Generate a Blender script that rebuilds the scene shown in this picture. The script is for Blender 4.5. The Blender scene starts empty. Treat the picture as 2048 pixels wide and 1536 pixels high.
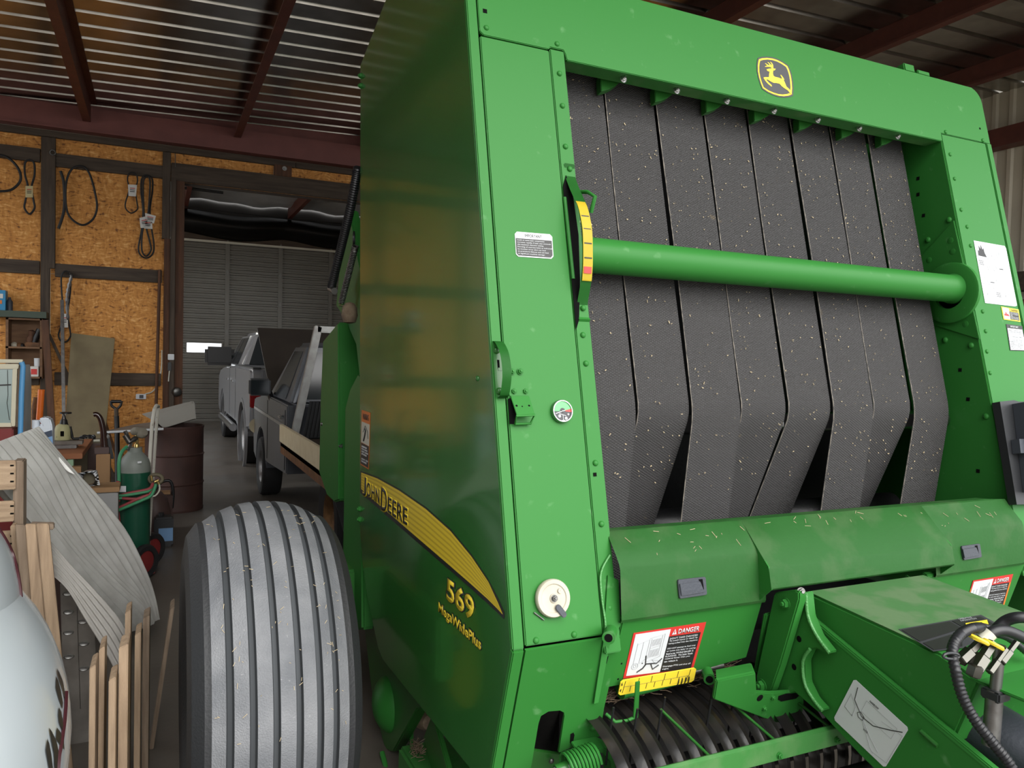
import bpy, bmesh, math, random
from mathutils import Vector as V3, Matrix
random.seed(7)
scene = bpy.context.scene
# ---------------------------------------------------------------- camera
FPX = 1530.0
CAM = V3((0, 0, 1.66))
RX = V3((0.90632626, 0.00894884, 0.42248388))
RY = V3((-0.42183042, -0.04030949, 0.90577825))
RZ = V3((0.02513578, -0.99914717, -0.03275865))
cd = bpy.data.cameras.new('camera'); cam = bpy.data.objects.new('camera', cd)
scene.collection.objects.link(cam); scene.camera = cam
cd.sensor_width = 36.0; cd.lens = FPX / 2048 * 36.0; cd.clip_start = 0.02; cd.clip_end = 200
cam.matrix_world = Matrix(((RX[0], -RX[1], -RX[2], 0), (RY[0], -RY[1], -RY[2], 0), (RZ[0], -RZ[1], -RZ[2], CAM[2]), (0, 0, 0, 1)))
# ---------------------------------------------------------------- sky and exposure
world = bpy.data.worlds.new('sky'); scene.world = world; world.use_nodes = True
bg = world.node_tree.nodes['Background']
bg.inputs[0].default_value = (0.93, 0.965, 1.0, 1); bg.inputs[1].default_value = 2.5
sl = bpy.data.lights.new('hazy_sun', 'SUN'); sl.energy = 3.6; sl.angle = math.radians(60); sl.color = (1, .96, .9)
so = bpy.data.objects.new('hazy_sun', sl); scene.collection.objects.link(so)
so.rotation_euler = V3((-0.2, 1.0, -0.75)).to_track_quat('-Z', 'Y').to_euler()
scene.view_settings.view_transform = 'Standard'; scene.view_settings.look = 'None'
scene.view_settings.exposure = 0.2; scene.view_settings.gamma = 1.0
scene.view_settings.use_curve_mapping = False

# ---------------------------------------------------------------- measuring helpers (a sight line cut with a real plane)
def ray(px, py):
    a = V3(((px - 1024) / FPX, (py - 768) / FPX, 1.0))
    return V3((RX.dot(a), RY.dot(a), RZ.dot(a)))
def onX(px, py, v): r = ray(px, py); return CAM + r * ((v - CAM[0]) / r[0])
def onY(px, py, v): r = ray(px, py); return CAM + r * ((v - CAM[1]) / r[1])
def onZ(px, py, v): r = ray(px, py); return CAM + r * ((v - CAM[2]) / r[2])
def onPl(px, py, p0, n): r = ray(px, py); return CAM + r * ((V3(p0) - CAM).dot(n) / r.dot(n))
FK0, FK1 = 0.241, 1.450          # the leaning front of the baler: Y = FK0*z + FK1
def onF(px, py, off=0.0):
    r = ray(px, py); t = (FK1 + off + FK0 * CAM[2] - CAM[1]) / (r[1] - FK0 * r[2]); return CAM + r * t
def FP(x, z, off=0.0): return V3((x, FK0 * z + FK1 + off, z))
FN = V3((0, -1, FK0)).normalized()      # outward normal of the front
FV = V3((0, FK0, 1)).normalized()       # up along the front
XA = V3((1, 0, 0)); YA = V3((0, 1, 0)); ZA = V3((0, 0, 1))

# ---------------------------------------------------------------- materials
MATS = {}
def nmat(name, col, rough=.5, metal=0.0, col2=None, scale=8.0, bump=0.0, bscale=60.0, coat=0.0, spec=.5,
         stretch=None, detail=4.0, dust=None, dscale=25.0, dthr=.62, trans=0.0, ior=1.45, emit=None, estr=0.0, rvar=0.0, blow=0.0, blscale=2.0):
    m = bpy.data.materials.new(name); m.use_nodes = True; MATS[name] = m
    nt = m.node_tree; N = nt.nodes; L = nt.links; b = N['Principled BSDF']
    b.inputs['Base Color'].default_value = (*col, 1); b.inputs['Roughness'].default_value = rough
    b.inputs['Metallic'].default_value = metal; b.inputs['Specular IOR Level'].default_value = spec
    b.inputs['Coat Weight'].default_value = coat; b.inputs['Coat Roughness'].default_value = .08
    b.inputs['Transmission Weight'].default_value = trans; b.inputs['IOR'].default_value = ior
    if emit: b.inputs['Emission Color'].default_value = (*emit, 1); b.inputs['Emission Strength'].default_value = estr
    tc = N.new('ShaderNodeTexCoord'); src = tc.outputs['Object']
    if stretch:
        mp = N.new('ShaderNodeMapping'); mp.inputs['Scale'].default_value = stretch; L.new(src, mp.inputs[0]); src = mp.outputs[0]
    last = None
    if col2:
        n = N.new('ShaderNodeTexNoise'); n.inputs['Scale'].default_value = scale; n.inputs['Detail'].default_value = detail; L.new(src, n.inputs[0])
        r = N.new('ShaderNodeValToRGB'); r.color_ramp.elements[0].position = .3; r.color_ramp.elements[1].position = .7
        r.color_ramp.elements[0].color = (*col, 1); r.color_ramp.elements[1].color = (*col2, 1)
        L.new(n.outputs[0], r.inputs[0]); last = r.outputs[0]
        if rvar:
            mr = N.new('ShaderNodeMapRange'); mr.inputs[1].default_value = .3; mr.inputs[2].default_value = .7
            mr.inputs[3].default_value = rough; mr.inputs[4].default_value = rough + rvar
            L.new(n.outputs[0], mr.inputs[0]); L.new(mr.outputs[0], b.inputs['Roughness'])
    if dust:
        n2 = N.new('ShaderNodeTexNoise'); n2.inputs['Scale'].default_value = dscale; n2.inputs['Detail'].default_value = 6; L.new(src, n2.inputs[0])
        mr = N.new('ShaderNodeMapRange'); mr.inputs[1].default_value = dthr; mr.inputs[2].default_value = dthr + .12; L.new(n2.outputs[0], mr.inputs[0])
        mx = N.new('ShaderNodeMix'); mx.data_type = 'RGBA'
        if last: L.new(last, mx.inputs[6])
        else: mx.inputs[6].default_value = (*col, 1)
        mx.inputs[7].default_value = (*dust, 1); L.new(mr.outputs[0], mx.inputs[0]); last = mx.outputs[2]
    if last: L.new(last, b.inputs['Base Color'])
    nrm = None
    if blow:
        n4 = N.new('ShaderNodeTexNoise'); n4.inputs['Scale'].default_value = blscale; n4.inputs['Detail'].default_value = 1.0; L.new(tc.outputs['Object'], n4.inputs[0])
        b2 = N.new('ShaderNodeBump'); b2.inputs['Strength'].default_value = blow; b2.inputs['Distance'].default_value = .02; L.new(n4.outputs[0], b2.inputs['Height']); nrm = b2.outputs[0]
    if bump:
        n3 = N.new('ShaderNodeTexNoise'); n3.inputs['Scale'].default_value = bscale; n3.inputs['Detail'].default_value = 3; L.new(src, n3.inputs[0])
        bp = N.new('ShaderNodeBump'); bp.inputs['Strength'].default_value = bump; bp.inputs['Distance'].default_value = .01; L.new(n3.outputs[0], bp.inputs['Height'])
        if nrm: L.new(nrm, bp.inputs['Normal'])
        nrm = bp.outputs[0]
    if nrm: L.new(nrm, b.inputs['Normal'])
    return m
GREEN = (.026, .160, .027)
nmat('green', GREEN, .42, coat=.0, spec=.22, dust=(.07, .215, .068), dscale=22, dthr=.66, blow=.05, blscale=3)
nmat('green_dusty', (.038, .168, .036), .5, spec=.3, dust=(.072, .188, .058), dscale=7, dthr=.5, bump=.05, bscale=80)
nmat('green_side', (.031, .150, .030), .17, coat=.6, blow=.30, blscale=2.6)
nmat('green_dark', (.020, .12, .018), .35, coat=.2)
nmat('green_grime', (.055, .150, .048), .55, dust=(.095, .165, .075), dscale=9, dthr=.45, bump=.05)
nmat('fitting_steel', (.115, .112, .10), .36, 1.0)
nmat('bright_zinc', (.62, .62, .62), .3, 1.0)
nmat('weld', (.07, .26, .07), .3, coat=.3, bump=.4, bscale=200)
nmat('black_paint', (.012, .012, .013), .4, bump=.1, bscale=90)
nmat('black_hole', (.004, .004, .004), .95, spec=.1)
nmat('black_plastic', (.018, .019, .021), .42, bump=.05)
nmat('grey_plastic', (.045, .05, .062), .45, bump=.1, bscale=150)
nmat('hose_black', (.014, .014, .016), .38)
nmat('decal_black', (.02, .019, .019), .42)
nmat('decal_grey', (.045, .045, .05), .45)
nmat('decal_white', (.60, .62, .64), .42)
nmat('decal_cream', (.55, .54, .46), .45)
nmat('decal_yellow', (.80, .60, .04), .4)
nmat('decal_gold', (.60, .42, .03), .4)
nmat('decal_red', (.56, .035, .03), .4)
nmat('decal_orange', (.62, .16, .02), .4)
nmat('decal_line', (.30, .31, .32), .5)
nmat('gauge_green', (.05, .45, .09), .35, coat=.5)
nmat('chrome', (.36, .36, .37), .25, 1.0)
nmat('zinc', (.17, .17, .165), .42, 1.0, col2=(.17, .165, .155), scale=40)
nmat('steel_worn', (.22, .215, .21), .45, 1.0, col2=(.15, .14, .135), scale=30, bump=.1)
nmat('cream_plastic', (.47, .44, .36), .45, col2=(.42, .38, .29), scale=20)
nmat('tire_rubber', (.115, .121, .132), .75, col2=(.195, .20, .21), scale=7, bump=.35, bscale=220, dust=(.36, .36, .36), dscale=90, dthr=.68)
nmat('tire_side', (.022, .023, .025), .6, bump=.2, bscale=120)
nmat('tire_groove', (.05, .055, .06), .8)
nmat('dark_tire', (.012, .012, .013), .7, bump=.3, bscale=100)
nmat('straw', (.50, .41, .26), .8, col2=(.34, .27, .17), scale=20)
nmat('straw_dark', (.075, .052, .035), .85, col2=(.16, .11, .07), scale=20)
nmat('mud', (.22, .165, .11), .9, col2=(.13, .09, .06), scale=30, bump=.4)
# building
nmat('steel_red', (.125, .034, .022), .5, col2=(.085, .024, .016), scale=9, bump=.08)
nmat('steel_maroon', (.20, .068, .058), .55, col2=(.165, .055, .048), scale=5, bump=.12, bscale=200)
nmat('galvalume', (.46, .44, .41), .24, 1.0, col2=(.33, .31, .28), scale=6)
nmat('brown_steel', (.20, .16, .12), .5, col2=(.15, .12, .09), scale=3)
nmat('tan_steel', (.56, .50, .39), .45, col2=(.48, .43, .33), scale=3)
nmat('concrete', (.15, .132, .113), .58, col2=(.085, .073, .061), scale=1.1, detail=8, bump=.12, bscale=30, rvar=-.28)
nmat('gravel', (.36, .34, .31), .9, col2=(.25, .23, .2), scale=30)
nmat('old_wood', (.085, .062, .044), .8, col2=(.045, .032, .023), scale=3, stretch=(1, 12, 12), bump=.3)
nmat('old_wood_v', (.085, .062, .044), .8, col2=(.045, .032, .023), scale=3, stretch=(12, 12, 1), bump=.3)
nmat('rust_wood', (.115, .048, .022), .75, col2=(.06, .028, .016), scale=3, stretch=(12, 12, 1), bump=.2)
nmat('door_slat', (.145, .140, .122), .38, .25, col2=(.12, .115, .10), scale=2)
nmat('foil', (.60, .60, .60), .35, .35, col2=(.48, .48, .48), scale=3, bump=.5, bscale=6)
nmat('black_drape', (.012, .011, .010), .35, bump=.3, bscale=8)
def osb_material():
    m = bpy.data.materials.new('osb'); m.use_nodes = True; MATS['osb'] = m
    nt = m.node_tree; N = nt.nodes; L = nt.links; b = N['Principled BSDF']; b.inputs['Roughness'].default_value = .75
    tc = N.new('ShaderNodeTexCoord'); wn = N.new('ShaderNodeTexNoise'); wn.inputs['Scale'].default_value = 5; wn.inputs['Detail'].default_value = 3; L.new(tc.outputs['Object'], wn.inputs[0])
    wm = N.new('ShaderNodeMix'); wm.data_type = 'RGBA'; wm.blend_type = 'ADD'; wm.inputs[0].default_value = .16; L.new(tc.outputs['Object'], wm.inputs[6]); L.new(wn.outputs['Color'], wm.inputs[7])
    cols = []
    for i, (rot, sc) in enumerate((((0, .35, 0), (13, 3, 46)), ((0, -.9, 0), (40, 3, 12)), ((0, .1, 0), (9, 3, 60)))):
        mp = N.new('ShaderNodeMapping'); mp.inputs['Rotation'].default_value = rot; mp.inputs['Scale'].default_value = sc; L.new(wm.outputs[2], mp.inputs[0])
        v = N.new('ShaderNodeTexNoise'); v.inputs['Scale'].default_value = 1.0; v.inputs['Detail'].default_value = 2.5; L.new(mp.outputs[0], v.inputs[0]); cols.append(v.outputs[0])
    a = N.new('ShaderNodeMath'); a.operation = 'ADD'; L.new(cols[0], a.inputs[0]); L.new(cols[1], a.inputs[1])
    a2 = N.new('ShaderNodeMath'); a2.operation = 'ADD'; L.new(a.outputs[0], a2.inputs[0]); L.new(cols[2], a2.inputs[1])
    h = N.new('ShaderNodeMath'); h.operation = 'MULTIPLY'; h.inputs[1].default_value = .3333; L.new(a2.outputs[0], h.inputs[0])
    r = N.new('ShaderNodeValToRGB'); L.new(h.outputs[0], r.inputs[0])
    e = r.color_ramp.elements; e[0].position = .39; e[0].color = (.20, .075, .018, 1); e[1].position = .63; e[1].color = (.78, .44, .16, 1)
    k = e.new(.44); k.color = (.50, .205, .042, 1); k = e.new(.54); k.color = (.62, .275, .062, 1)
    L.new(r.outputs[0], b.inputs['Base Color'])
    bp = N.new('ShaderNodeBump'); bp.inputs['Strength'].default_value = .25; bp.inputs['Distance'].default_value = .004; L.new(h.outputs[0], bp.inputs['Height']); L.new(bp.outputs[0], b.inputs['Normal'])
osb_material()
def belt_material():
    # woven rubber: fine diamond relief in the belt's own width / length coordinates (UV)
    m = bpy.data.materials.new('belt_rubber'); m.use_nodes = True; MATS['belt_rubber'] = m
    nt = m.node_tree; N = nt.nodes; L = nt.links; b = N['Principled BSDF']; b.inputs['Roughness'].default_value = .62
    uv = N.new('ShaderNodeUVMap'); sep = N.new('ShaderNodeSeparateXYZ'); L.new(uv.outputs[0], sep.inputs[0])
    def math_(op, a, bb):
        n = N.new('ShaderNodeMath'); n.operation = op
        for i, q in enumerate((a, bb)):
            if isinstance(q, (int, float)): n.inputs[i].default_value = q
            elif q is not None: L.new(q, n.inputs[i])
        return n.outputs[0]
    u = math_('MULTIPLY', sep.outputs[0], 68.0); v = math_('MULTIPLY', sep.outputs[1], 118.0)
    s1 = math_('PINGPONG', math_('ADD', u, v), .5); s2 = math_('PINGPONG', math_('SUBTRACT', u, v), .5)
    mn = math_('MINIMUM', s1, s2); hgt = math_('MINIMUM', math_('MULTIPLY', mn, 5.0), 1.0)
    bp = N.new('ShaderNodeBump'); bp.inputs['Strength'].default_value = .75; bp.inputs['Distance'].default_value = .004; L.new(hgt, bp.inputs['Height']); L.new(bp.outputs[0], b.inputs['Normal'])
    r = N.new('ShaderNodeValToRGB'); L.new(hgt, r.inputs[0]); e = r.color_ramp.elements
    e[0].color = (.175, .168, .166, 1); e[1].color = (.082, .079, .080, 1); e[0].position = 0; e[1].position = .8
    n = N.new('ShaderNodeTexNoise'); n.inputs['Scale'].default_value = 22; n.inputs['Detail'].default_value = 5
    tc = N.new('ShaderNodeTexCoord'); L.new(tc.outputs['Object'], n.inputs[0])
    mr = N.new('ShaderNodeMapRange'); mr.inputs[1].default_value = .70; mr.inputs[2].default_value = .76; L.new(n.outputs[0], mr.inputs[0])
    mx = N.new('ShaderNodeMix'); mx.data_type = 'RGBA'; L.new(r.outputs[0], mx.inputs[6]); mx.inputs[7].default_value = (.20, .165, .12, 1); L.new(mr.outputs[0], mx.inputs[0])
    L.new(mx.outputs[2], b.inputs['Base Color'])
belt_material()

# ---------------------------------------------------------------- geometry helpers
WL = {}
def link(o): scene.collection.objects.link(o); return o
def root_loc(p):
    return WL.get(p.name, V3((0, 0, 0))) if p else V3((0, 0, 0))
def thing(name, label, cat, loc=(0, 0, 0), group=None):
    o = link(bpy.data.objects.new(name, None)); o.location = loc; o.empty_display_size = .1
    o['label'] = label; o['category'] = cat
    if group: o['group'] = group
    WL[o.name] = V3(loc); return o
def tag(o, label, cat, group=None):
    o['label'] = label; o['category'] = cat
    if group: o['group'] = group
    return o
def struct(o): o['kind'] = 'structure'; return o
def bmobj(name, bm, mat, parent=None, smooth=None, uvs=None, recalc=True):
    off = root_loc(parent)
    if recalc: bmesh.ops.recalc_face_normals(bm, faces=bm.faces)
    if off.length > 0: bmesh.ops.translate(bm, verts=bm.verts, vec=-off)
    me = bpy.data.meshes.new(name); bm.to_mesh(me); bm.free()
    if mat: me.materials.append(MATS[mat])
    if smooth is not None:
        for p in me.polygons: p.use_smooth = True
        me.set_sharp_from_angle(angle=math.radians(smooth))
    o = link(bpy.data.objects.new(name, me))
    if parent: o.parent = parent; WL[o.name] = off
    else: WL[o.name] = V3((0, 0, 0))
    return o
def raw(name, vs, fs, mat, parent=None, smooth=None, recalc=True):
    bm = bmesh.new(); bv = [bm.verts.new(v) for v in vs]
    for f in fs:
        try: bm.faces.new([bv[i] for i in f])
        except ValueError: pass
    return bmobj(name, bm, mat, parent, smooth, recalc=recalc)
def bev(bm, r, seg=2):
    if r: bmesh.ops.bevel(bm, geom=list(bm.edges), offset=r, segments=seg, affect='EDGES', clamp_overlap=True)
def add_prism(bm, pts, vec):
    vec = V3(vec); a = [bm.verts.new(p) for p in pts]; b = [bm.verts.new(V3(p) + vec) for p in pts]; n = len(pts)
    bm.faces.new(a); bm.faces.new(list(reversed(b)))
    for i in range(n): bm.faces.new((a[i], b[i], b[(i + 1) % n], a[(i + 1) % n]))
def prism(name, pts, vec, mat, parent=None, r=0.0, smooth=None):
    bm = bmesh.new(); add_prism(bm, pts, vec); bmesh.ops.recalc_face_normals(bm, faces=bm.faces); bev(bm, r)
    return bmobj(name, bm, mat, parent, smooth if smooth is not None else (35 if r else None))
def add_box(bm, c, u, v, w):
    """centre c, half-axis vectors u v w"""
    c, u, v, w = V3(c), V3(u), V3(v), V3(w)
    add_prism(bm, [c - u - v - w, c + u - v - w, c + u + v - w, c - u + v - w], w * 2)
def obox(name, c, u, v, w, mat, parent=None, r=0.0):
    bm = bmesh.new(); add_box(bm, c, u, v, w); bmesh.ops.recalc_face_normals(bm, faces=bm.faces); bev(bm, r)
    return bmobj(name, bm, mat, parent, 35 if r else None)
def box(name, lo, hi, mat, parent=None, r=0.0):
    lo, hi = V3(lo), V3(hi); c = (lo + hi) / 2; h = (hi - lo) / 2
    return obox(name, c, (h[0], 0, 0), (0, h[1], 0), (0, 0, h[2]), mat, parent, r)
def bar(name, a, b, w, t, mat, parent=None, up=(0, 0, 1), r=0.0):
    """rectangular bar from a to b, w across, t in the 'up' sense"""
    a, b = V3(a), V3(b); d = (b - a); x = d.cross(V3(up))
    if x.length < 1e-6: x = d.cross(V3((1, 0, 0)))
    x.normalize(); y = x.cross(d).normalized()
    return obox(name, (a + b) / 2, d / 2, x * w / 2, y * t / 2, mat, parent, r)
def perp(d):
    d = V3(d).normalized(); a = V3((0, 0, 1)) if abs(d[2]) < .9 else V3((1, 0, 0))
    x = d.cross(a).normalized(); return x, d.cross(x).normalized()
def add_tube(bm, pts, r, n=10, closed=False, caps=True):
    pts = [V3(p) for p in pts]; rs = r if isinstance(r, (list, tuple)) else [r] * len(pts); rings = []; m = len(pts)
    x = None
    for i, p in enumerate(pts):
        if closed: d = pts[(i + 1) % m] - pts[i - 1]
        else: d = pts[min(i + 1, m - 1)] - pts[max(i - 1, 0)]
        d.normalize()
        if x is None: x, y = perp(d)
        else:
            x = (x - d * x.dot(d)); x.normalize(); y = d.cross(x)
        rings.append([bm.verts.new(p + (x * math.cos(2 * math.pi * k / n) + y * math.sin(2 * math.pi * k / n)) * rs[i]) for k in range(n)])
    for i in range(m if closed else m - 1):
        A, B = rings[i], rings[(i + 1) % m]
        for k in range(n): bm.faces.new((A[k], A[(k + 1) % n], B[(k + 1) % n], B[k]))
    if caps and not closed: bm.faces.new(list(reversed(rings[0]))); bm.faces.new(rings[-1])
def tube(name, pts, r, mat, parent=None, n=10, closed=False):
    bm = bmesh.new(); add_tube(bm, pts, r, n, closed); return bmobj(name, bm, mat, parent, 50)
def add_lathe(bm, prof, base, axis, n=24, closed=False):
    base = V3(base); axis = V3(axis).normalized(); x, y = perp(axis); rings = []
    for (r, h) in prof:
        if r < 1e-6: rings.append([bm.verts.new(base + axis * h)])
        else: rings.append([bm.verts.new(base + axis * h + (x * math.cos(2 * math.pi * k / n) + y * math.sin(2 * math.pi * k / n)) * r) for k in range(n)])
    prs = list(zip(rings, rings[1:])) + ([(rings[-1], rings[0])] if closed else [])
    for A, B in prs:
        for k in range(n):
            k2 = (k + 1) % n
            if len(A) == 1 and len(B) == 1: continue
            if len(A) == 1: bm.faces.new((A[0], B[k2], B[k]))
            elif len(B) == 1: bm.faces.new((A[k], A[k2], B[0]))
            else: bm.faces.new((A[k], A[k2], B[k2], B[k]))
def lathe(name, prof, base, axis, mat, parent=None, n=24, smooth=40, closed=False):
    bm = bmesh.new(); add_lathe(bm, prof, base, axis, n, closed); return bmobj(name, bm, mat, parent, smooth)
def cyl(name, a, b, r, mat, parent=None, n=20):
    a, b = V3(a), V3(b); h = (b - a).length
    return lathe(name, [(0, 0), (r, 0), (r, h), (0, h)], a, b - a, mat, parent, n)
SHARED = {}
def shared(key, build, mat):
    if key not in SHARED:
        bm = bmesh.new(); build(bm); bmesh.ops.recalc_face_normals(bm, faces=bm.faces)
        me = bpy.data.meshes.new(key); bm.to_mesh(me); bm.free(); me.materials.append(MATS[mat])
        for p in me.polygons: p.use_smooth = True
        me.set_sharp_from_angle(angle=math.radians(40)); SHARED[key] = me
    return SHARED[key]
def place(name, me, loc, z, parent=None, s=1.0, x=None):
    """copy of a shared mesh: its z axis turned to z"""
    z = V3(z).normalized()
    if x is None: x, _ = perp(z)
    else: x = V3(x); x = (x - z * x.dot(z)).normalized()
    y = z.cross(x); loc = V3(loc) - root_loc(parent); sc = (s, s, s) if not isinstance(s, (tuple, list)) else s
    o = link(bpy.data.objects.new(name, me))
    if parent: o.parent = parent; WL[o.name] = root_loc(parent)
    o.matrix_basis = Matrix(((x[0] * sc[0], y[0] * sc[1], z[0] * sc[2], loc[0]), (x[1] * sc[0], y[1] * sc[1], z[1] * sc[2], loc[1]), (x[2] * sc[0], y[2] * sc[1], z[2] * sc[2], loc[2]), (0, 0, 0, 1)))
    return o
def rivet_mesh(mat='green'):
    return shared('rivet_' + mat, lambda bm: add_lathe(bm, [(1, 0), (.97, .18), (.75, .5), (.4, .66), (0, .7)], (0, 0, 0), (0, 0, 1), 14), mat)
def hexbolt_mesh(mat='zinc'):
    def b(bm):
        add_lathe(bm, [(1.25, 0), (1.25, .18), (0, .18)], (0, 0, 0), (0, 0, 1), 16)
        add_lathe(bm, [(1, .18), (1, .85), (.85, 1.0), (0, 1.0)], (0, 0, 0), (0, 0, 1), 6)
        add_lathe(bm, [(.5, 1.0), (.5, 1.35), (.4, 1.45), (0, 1.45)], (0, 0, 0), (0, 0, 1), 10)
    return shared('hexbolt_' + mat, b, mat)
def rivet(p, n, r, parent, mat='green', name='rivet'): return place(name, rivet_mesh(mat), p, n, parent, r)
def bolt(p, n, r, parent, mat='zinc', name='bolt'): return place(name, hexbolt_mesh(mat), p, n, parent, r)
def text(name, s, org, u, v, size, mat, parent=None, ext=.0004, align='LEFT', bold=0.0, xs=1.0, space=1.0, line=1.0, aligny='TOP_BASELINE'):
    cu = bpy.data.curves.new(name, 'FONT'); cu.body = s; cu.size = 1.0; cu.extrude = 0; cu.align_x = align; cu.offset = bold; cu.resolution_u = 3
    cu.space_character = space; cu.space_line = line; cu.align_y = aligny
    tmp = bpy.data.objects.new('tmp', cu); link(tmp)
    dg = bpy.context.evaluated_depsgraph_get(); me = bpy.data.meshes.new_from_object(tmp.evaluated_get(dg)); me.name = name
    bpy.data.objects.remove(tmp); bpy.data.curves.remove(cu)
    u = V3(u).normalized(); v = V3(v); v = (v - u * v.dot(u)).normalized(); w = u.cross(v)
    org = V3(org) - root_loc(parent)
    bm = bmesh.new(); bm.from_mesh(me)
    fs = list(bm.faces); ex = bmesh.ops.extrude_face_region(bm, geom=fs)
    top = [g for g in ex['geom'] if isinstance(g, bmesh.types.BMVert)]
    for q in top: q.co.z += ext / size
    bmesh.ops.recalc_face_normals(bm, faces=bm.faces)
    for q in bm.verts: q.co = org + u * (q.co.x * size * xs) + v * (q.co.y * size) + w * (q.co.z * size)
    bm.to_mesh(me); bm.free(); me.materials.clear(); me.materials.append(MATS[mat])
    o = link(bpy.data.objects.new(name, me))
    if parent: o.parent = parent; WL[o.name] = root_loc(parent)
    return o
def lerp(a, b, t): return V3(a) * (1 - t) + V3(b) * t
def sheet(name, rows, mat, parent=None, thick=0.0, smooth=30, uv=None, recalc=True):
    """grid surface from rows of points, optional thickness"""
    bm = bmesh.new(); g = [[bm.verts.new(p) for p in r] for r in rows]
    fs = []
    for i in range(len(g) - 1):
        for j in range(len(g[i]) - 1): fs.append(bm.faces.new((g[i][j], g[i][j + 1], g[i + 1][j + 1], g[i + 1][j])))
    if uv:
        lay = bm.loops.layers.uv.new('UVMap'); look = {}
        for i, r in enumerate(g):
            for j, q in enumerate(r): look[q] = uv[i][j]
        for f in fs:
            for l in f.loops: l[lay].uv = look[l.vert]
    if thick: bmesh.ops.solidify(bm, geom=fs, thickness=thick)
    return bmobj(name, bm, mat, parent, smooth, recalc=recalc)
def smoothpath(pts, n=8, closed=False):
    pts = [V3(p) for p in pts]; out = []; m = len(pts)
    for i in range(m if closed else m - 1):
        p0 = pts[(i - 1) % m] if (closed or i > 0) else pts[0]; p1 = pts[i]; p2 = pts[(i + 1) % m]; p3 = pts[(i + 2) % m] if (closed or i + 2 < m) else pts[-1]
        for k in range(n):
            t = k / n
            out.append(.5 * ((2 * p1) + (p2 - p0) * t + (2 * p0 - 5 * p1 + 4 * p2 - p3) * t * t + (3 * p1 - p0 - 3 * p2 + p3) * t ** 3))
    if not closed: out.append(pts[-1])
    return out
def rrect(c, u, v, w, h, r, seg=4):
    c, u, v = V3(c), V3(u), V3(v); out = []
    for (sx, sy, a0) in ((1, 1, 0), (-1, 1, 90), (-1, -1, 180), (1, -1, 270)):
        for k in range(seg + 1):
            a = math.radians(a0 + 90 * k / seg)
            out.append(c + u * (sx * (w / 2 - r) + r * math.cos(a)) + v * (sy * (h / 2 - r) + r * math.sin(a)))
    return out
# ================================================================ the setting
YB = 10.2            # back wall
YF = 0.7            # open front of the shed
XL, XR = -3.2, 8.4
def zroof(x): return 4.469 + .033 * x
struct(box('floor', (XL - .3, YF, -.12), (XR + .3, 20.2, 0), 'concrete'))
struct(box('ground_outside', (-60, -60, -.2), (60, YF - .002, -.05), 'gravel'))
struct(box('ground_beyond', (-60, 20.25, -.2), (60, 60, -.05), 'gravel'))
# roof sheet with raised ribs
def roof_sheet():
    ys = []; y = YF - .3
    pit = .305
    prof = [(0, 0), (.222, 0), (.236, .037), (.274, .037), (.287, 0)]
    k = 0
    while y + k * pit < YB + .05:
        for (a, h) in prof: ys.append((y + k * pit + a, h))
        k += 1
    rows = []
    for x in (XL - .4, 0, 4, XR + .4): rows.append([V3((x, yy, zroof(x) + h)) for (yy, h) in ys])
    o = sheet('ceiling', rows, 'galvalume', None, .0, None, recalc=False); return struct(o)
ceil = roof_sheet()
# purlins: Z-section
def purlin(x, parent):
    z = zroof(x); t = .004; zb = 4.235 + .033 * (x + .7)
    pts = [(x, z - .001), (x + .07, z - .001), (x + .07, z - .006), (x + .006, z - .006), (x + .006, zb), (x - .075, zb), (x - .075, zb + .02), (x - .070, zb + .02), (x - .070, zb + .006), (x, zb + .006)]
    return prism('purlin', [V3((a, YF - .2, b)) for (a, b) in pts], (0, YB - .16 - YF + .2, 0), 'steel_red', parent)
for k in range(-1, 6): purlin(-.70 + 1.62 * k, ceil)
# front eave header
beam = struct(box('trim_1', (XL - .2, YB - .14, 4.14), (XR + .2, YB - .02, 4.40), 'steel_maroon'))
prism('beam_web', [V3((XL - .2, YB - .07, 4.38)), V3((XR + .2, YB - .07, 4.38)), V3((XR + .2, YB - .07, zroof(XR + .2))), V3((XL - .2, YB - .07, zroof(XL - .2)))], (0, .05, 0), 'steel_maroon', beam)
box('beam_flange', (XL - .2, YB - .16, 4.125), (XR + .2, YB, 4.142), 'steel_maroon', beam)
# back wall
wb = link(bpy.data.objects.new('wall_back', None)); wb['kind'] = 'structure'; WL[wb.name] = V3((0, 0, 0))
DL, DR = .30, 4.6; DT = 3.69
for (x0, x1) in ((-3.2, -2.32), (-2.32, -1.1), (-1.1, .12)):
    for (z0, z1) in ((0, 2.5), (2.504, 4.12)):
        box('osb_panel', (x0 + .002, YB, z0), (x1 - .002, YB + .012, z1), 'osb', wb)
for (x0, x1) in ((.12, 1.34), (1.34, 2.56), (2.56, 3.78), (3.78, 5.0)):
    box('osb_panel', (x0 + .002, YB, 3.7), (x1 - .002, YB + .012, 4.12), 'osb', wb)
for x0 in (5.0, 6.22, 7.44): box('osb_panel', (x0, YB, 0), (x0 + 1.218, YB + .012, 4.12), 'osb', wb)
def girt(x0, x1, z, h=.15, t=.045, mat='old_wood', r=.004): return box('girt', (x0, YB - t, z - h / 2), (x1, YB - .001, z + h / 2), mat, wb, r)
for z in (3.79, 2.543, 1.302, .12): girt(-1.05, .06, z)
for z in (3.82, 2.56, 1.302, .12): girt(-3.2, -1.20, z)
girt(XL, 1.6, 4.075, .075, .05); girt(1.605, XR, 4.075, .075, .05)          # top plate
box('stud', (-1.19, YB - .06, 2.56), (-1.05, YB - .002, 4.03), 'old_wood_v', wb, .004)
box('stud', (-1.19, YB - .058, 0), (-1.10, YB - .002, 2.62), 'old_wood_v', wb, .004)
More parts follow.
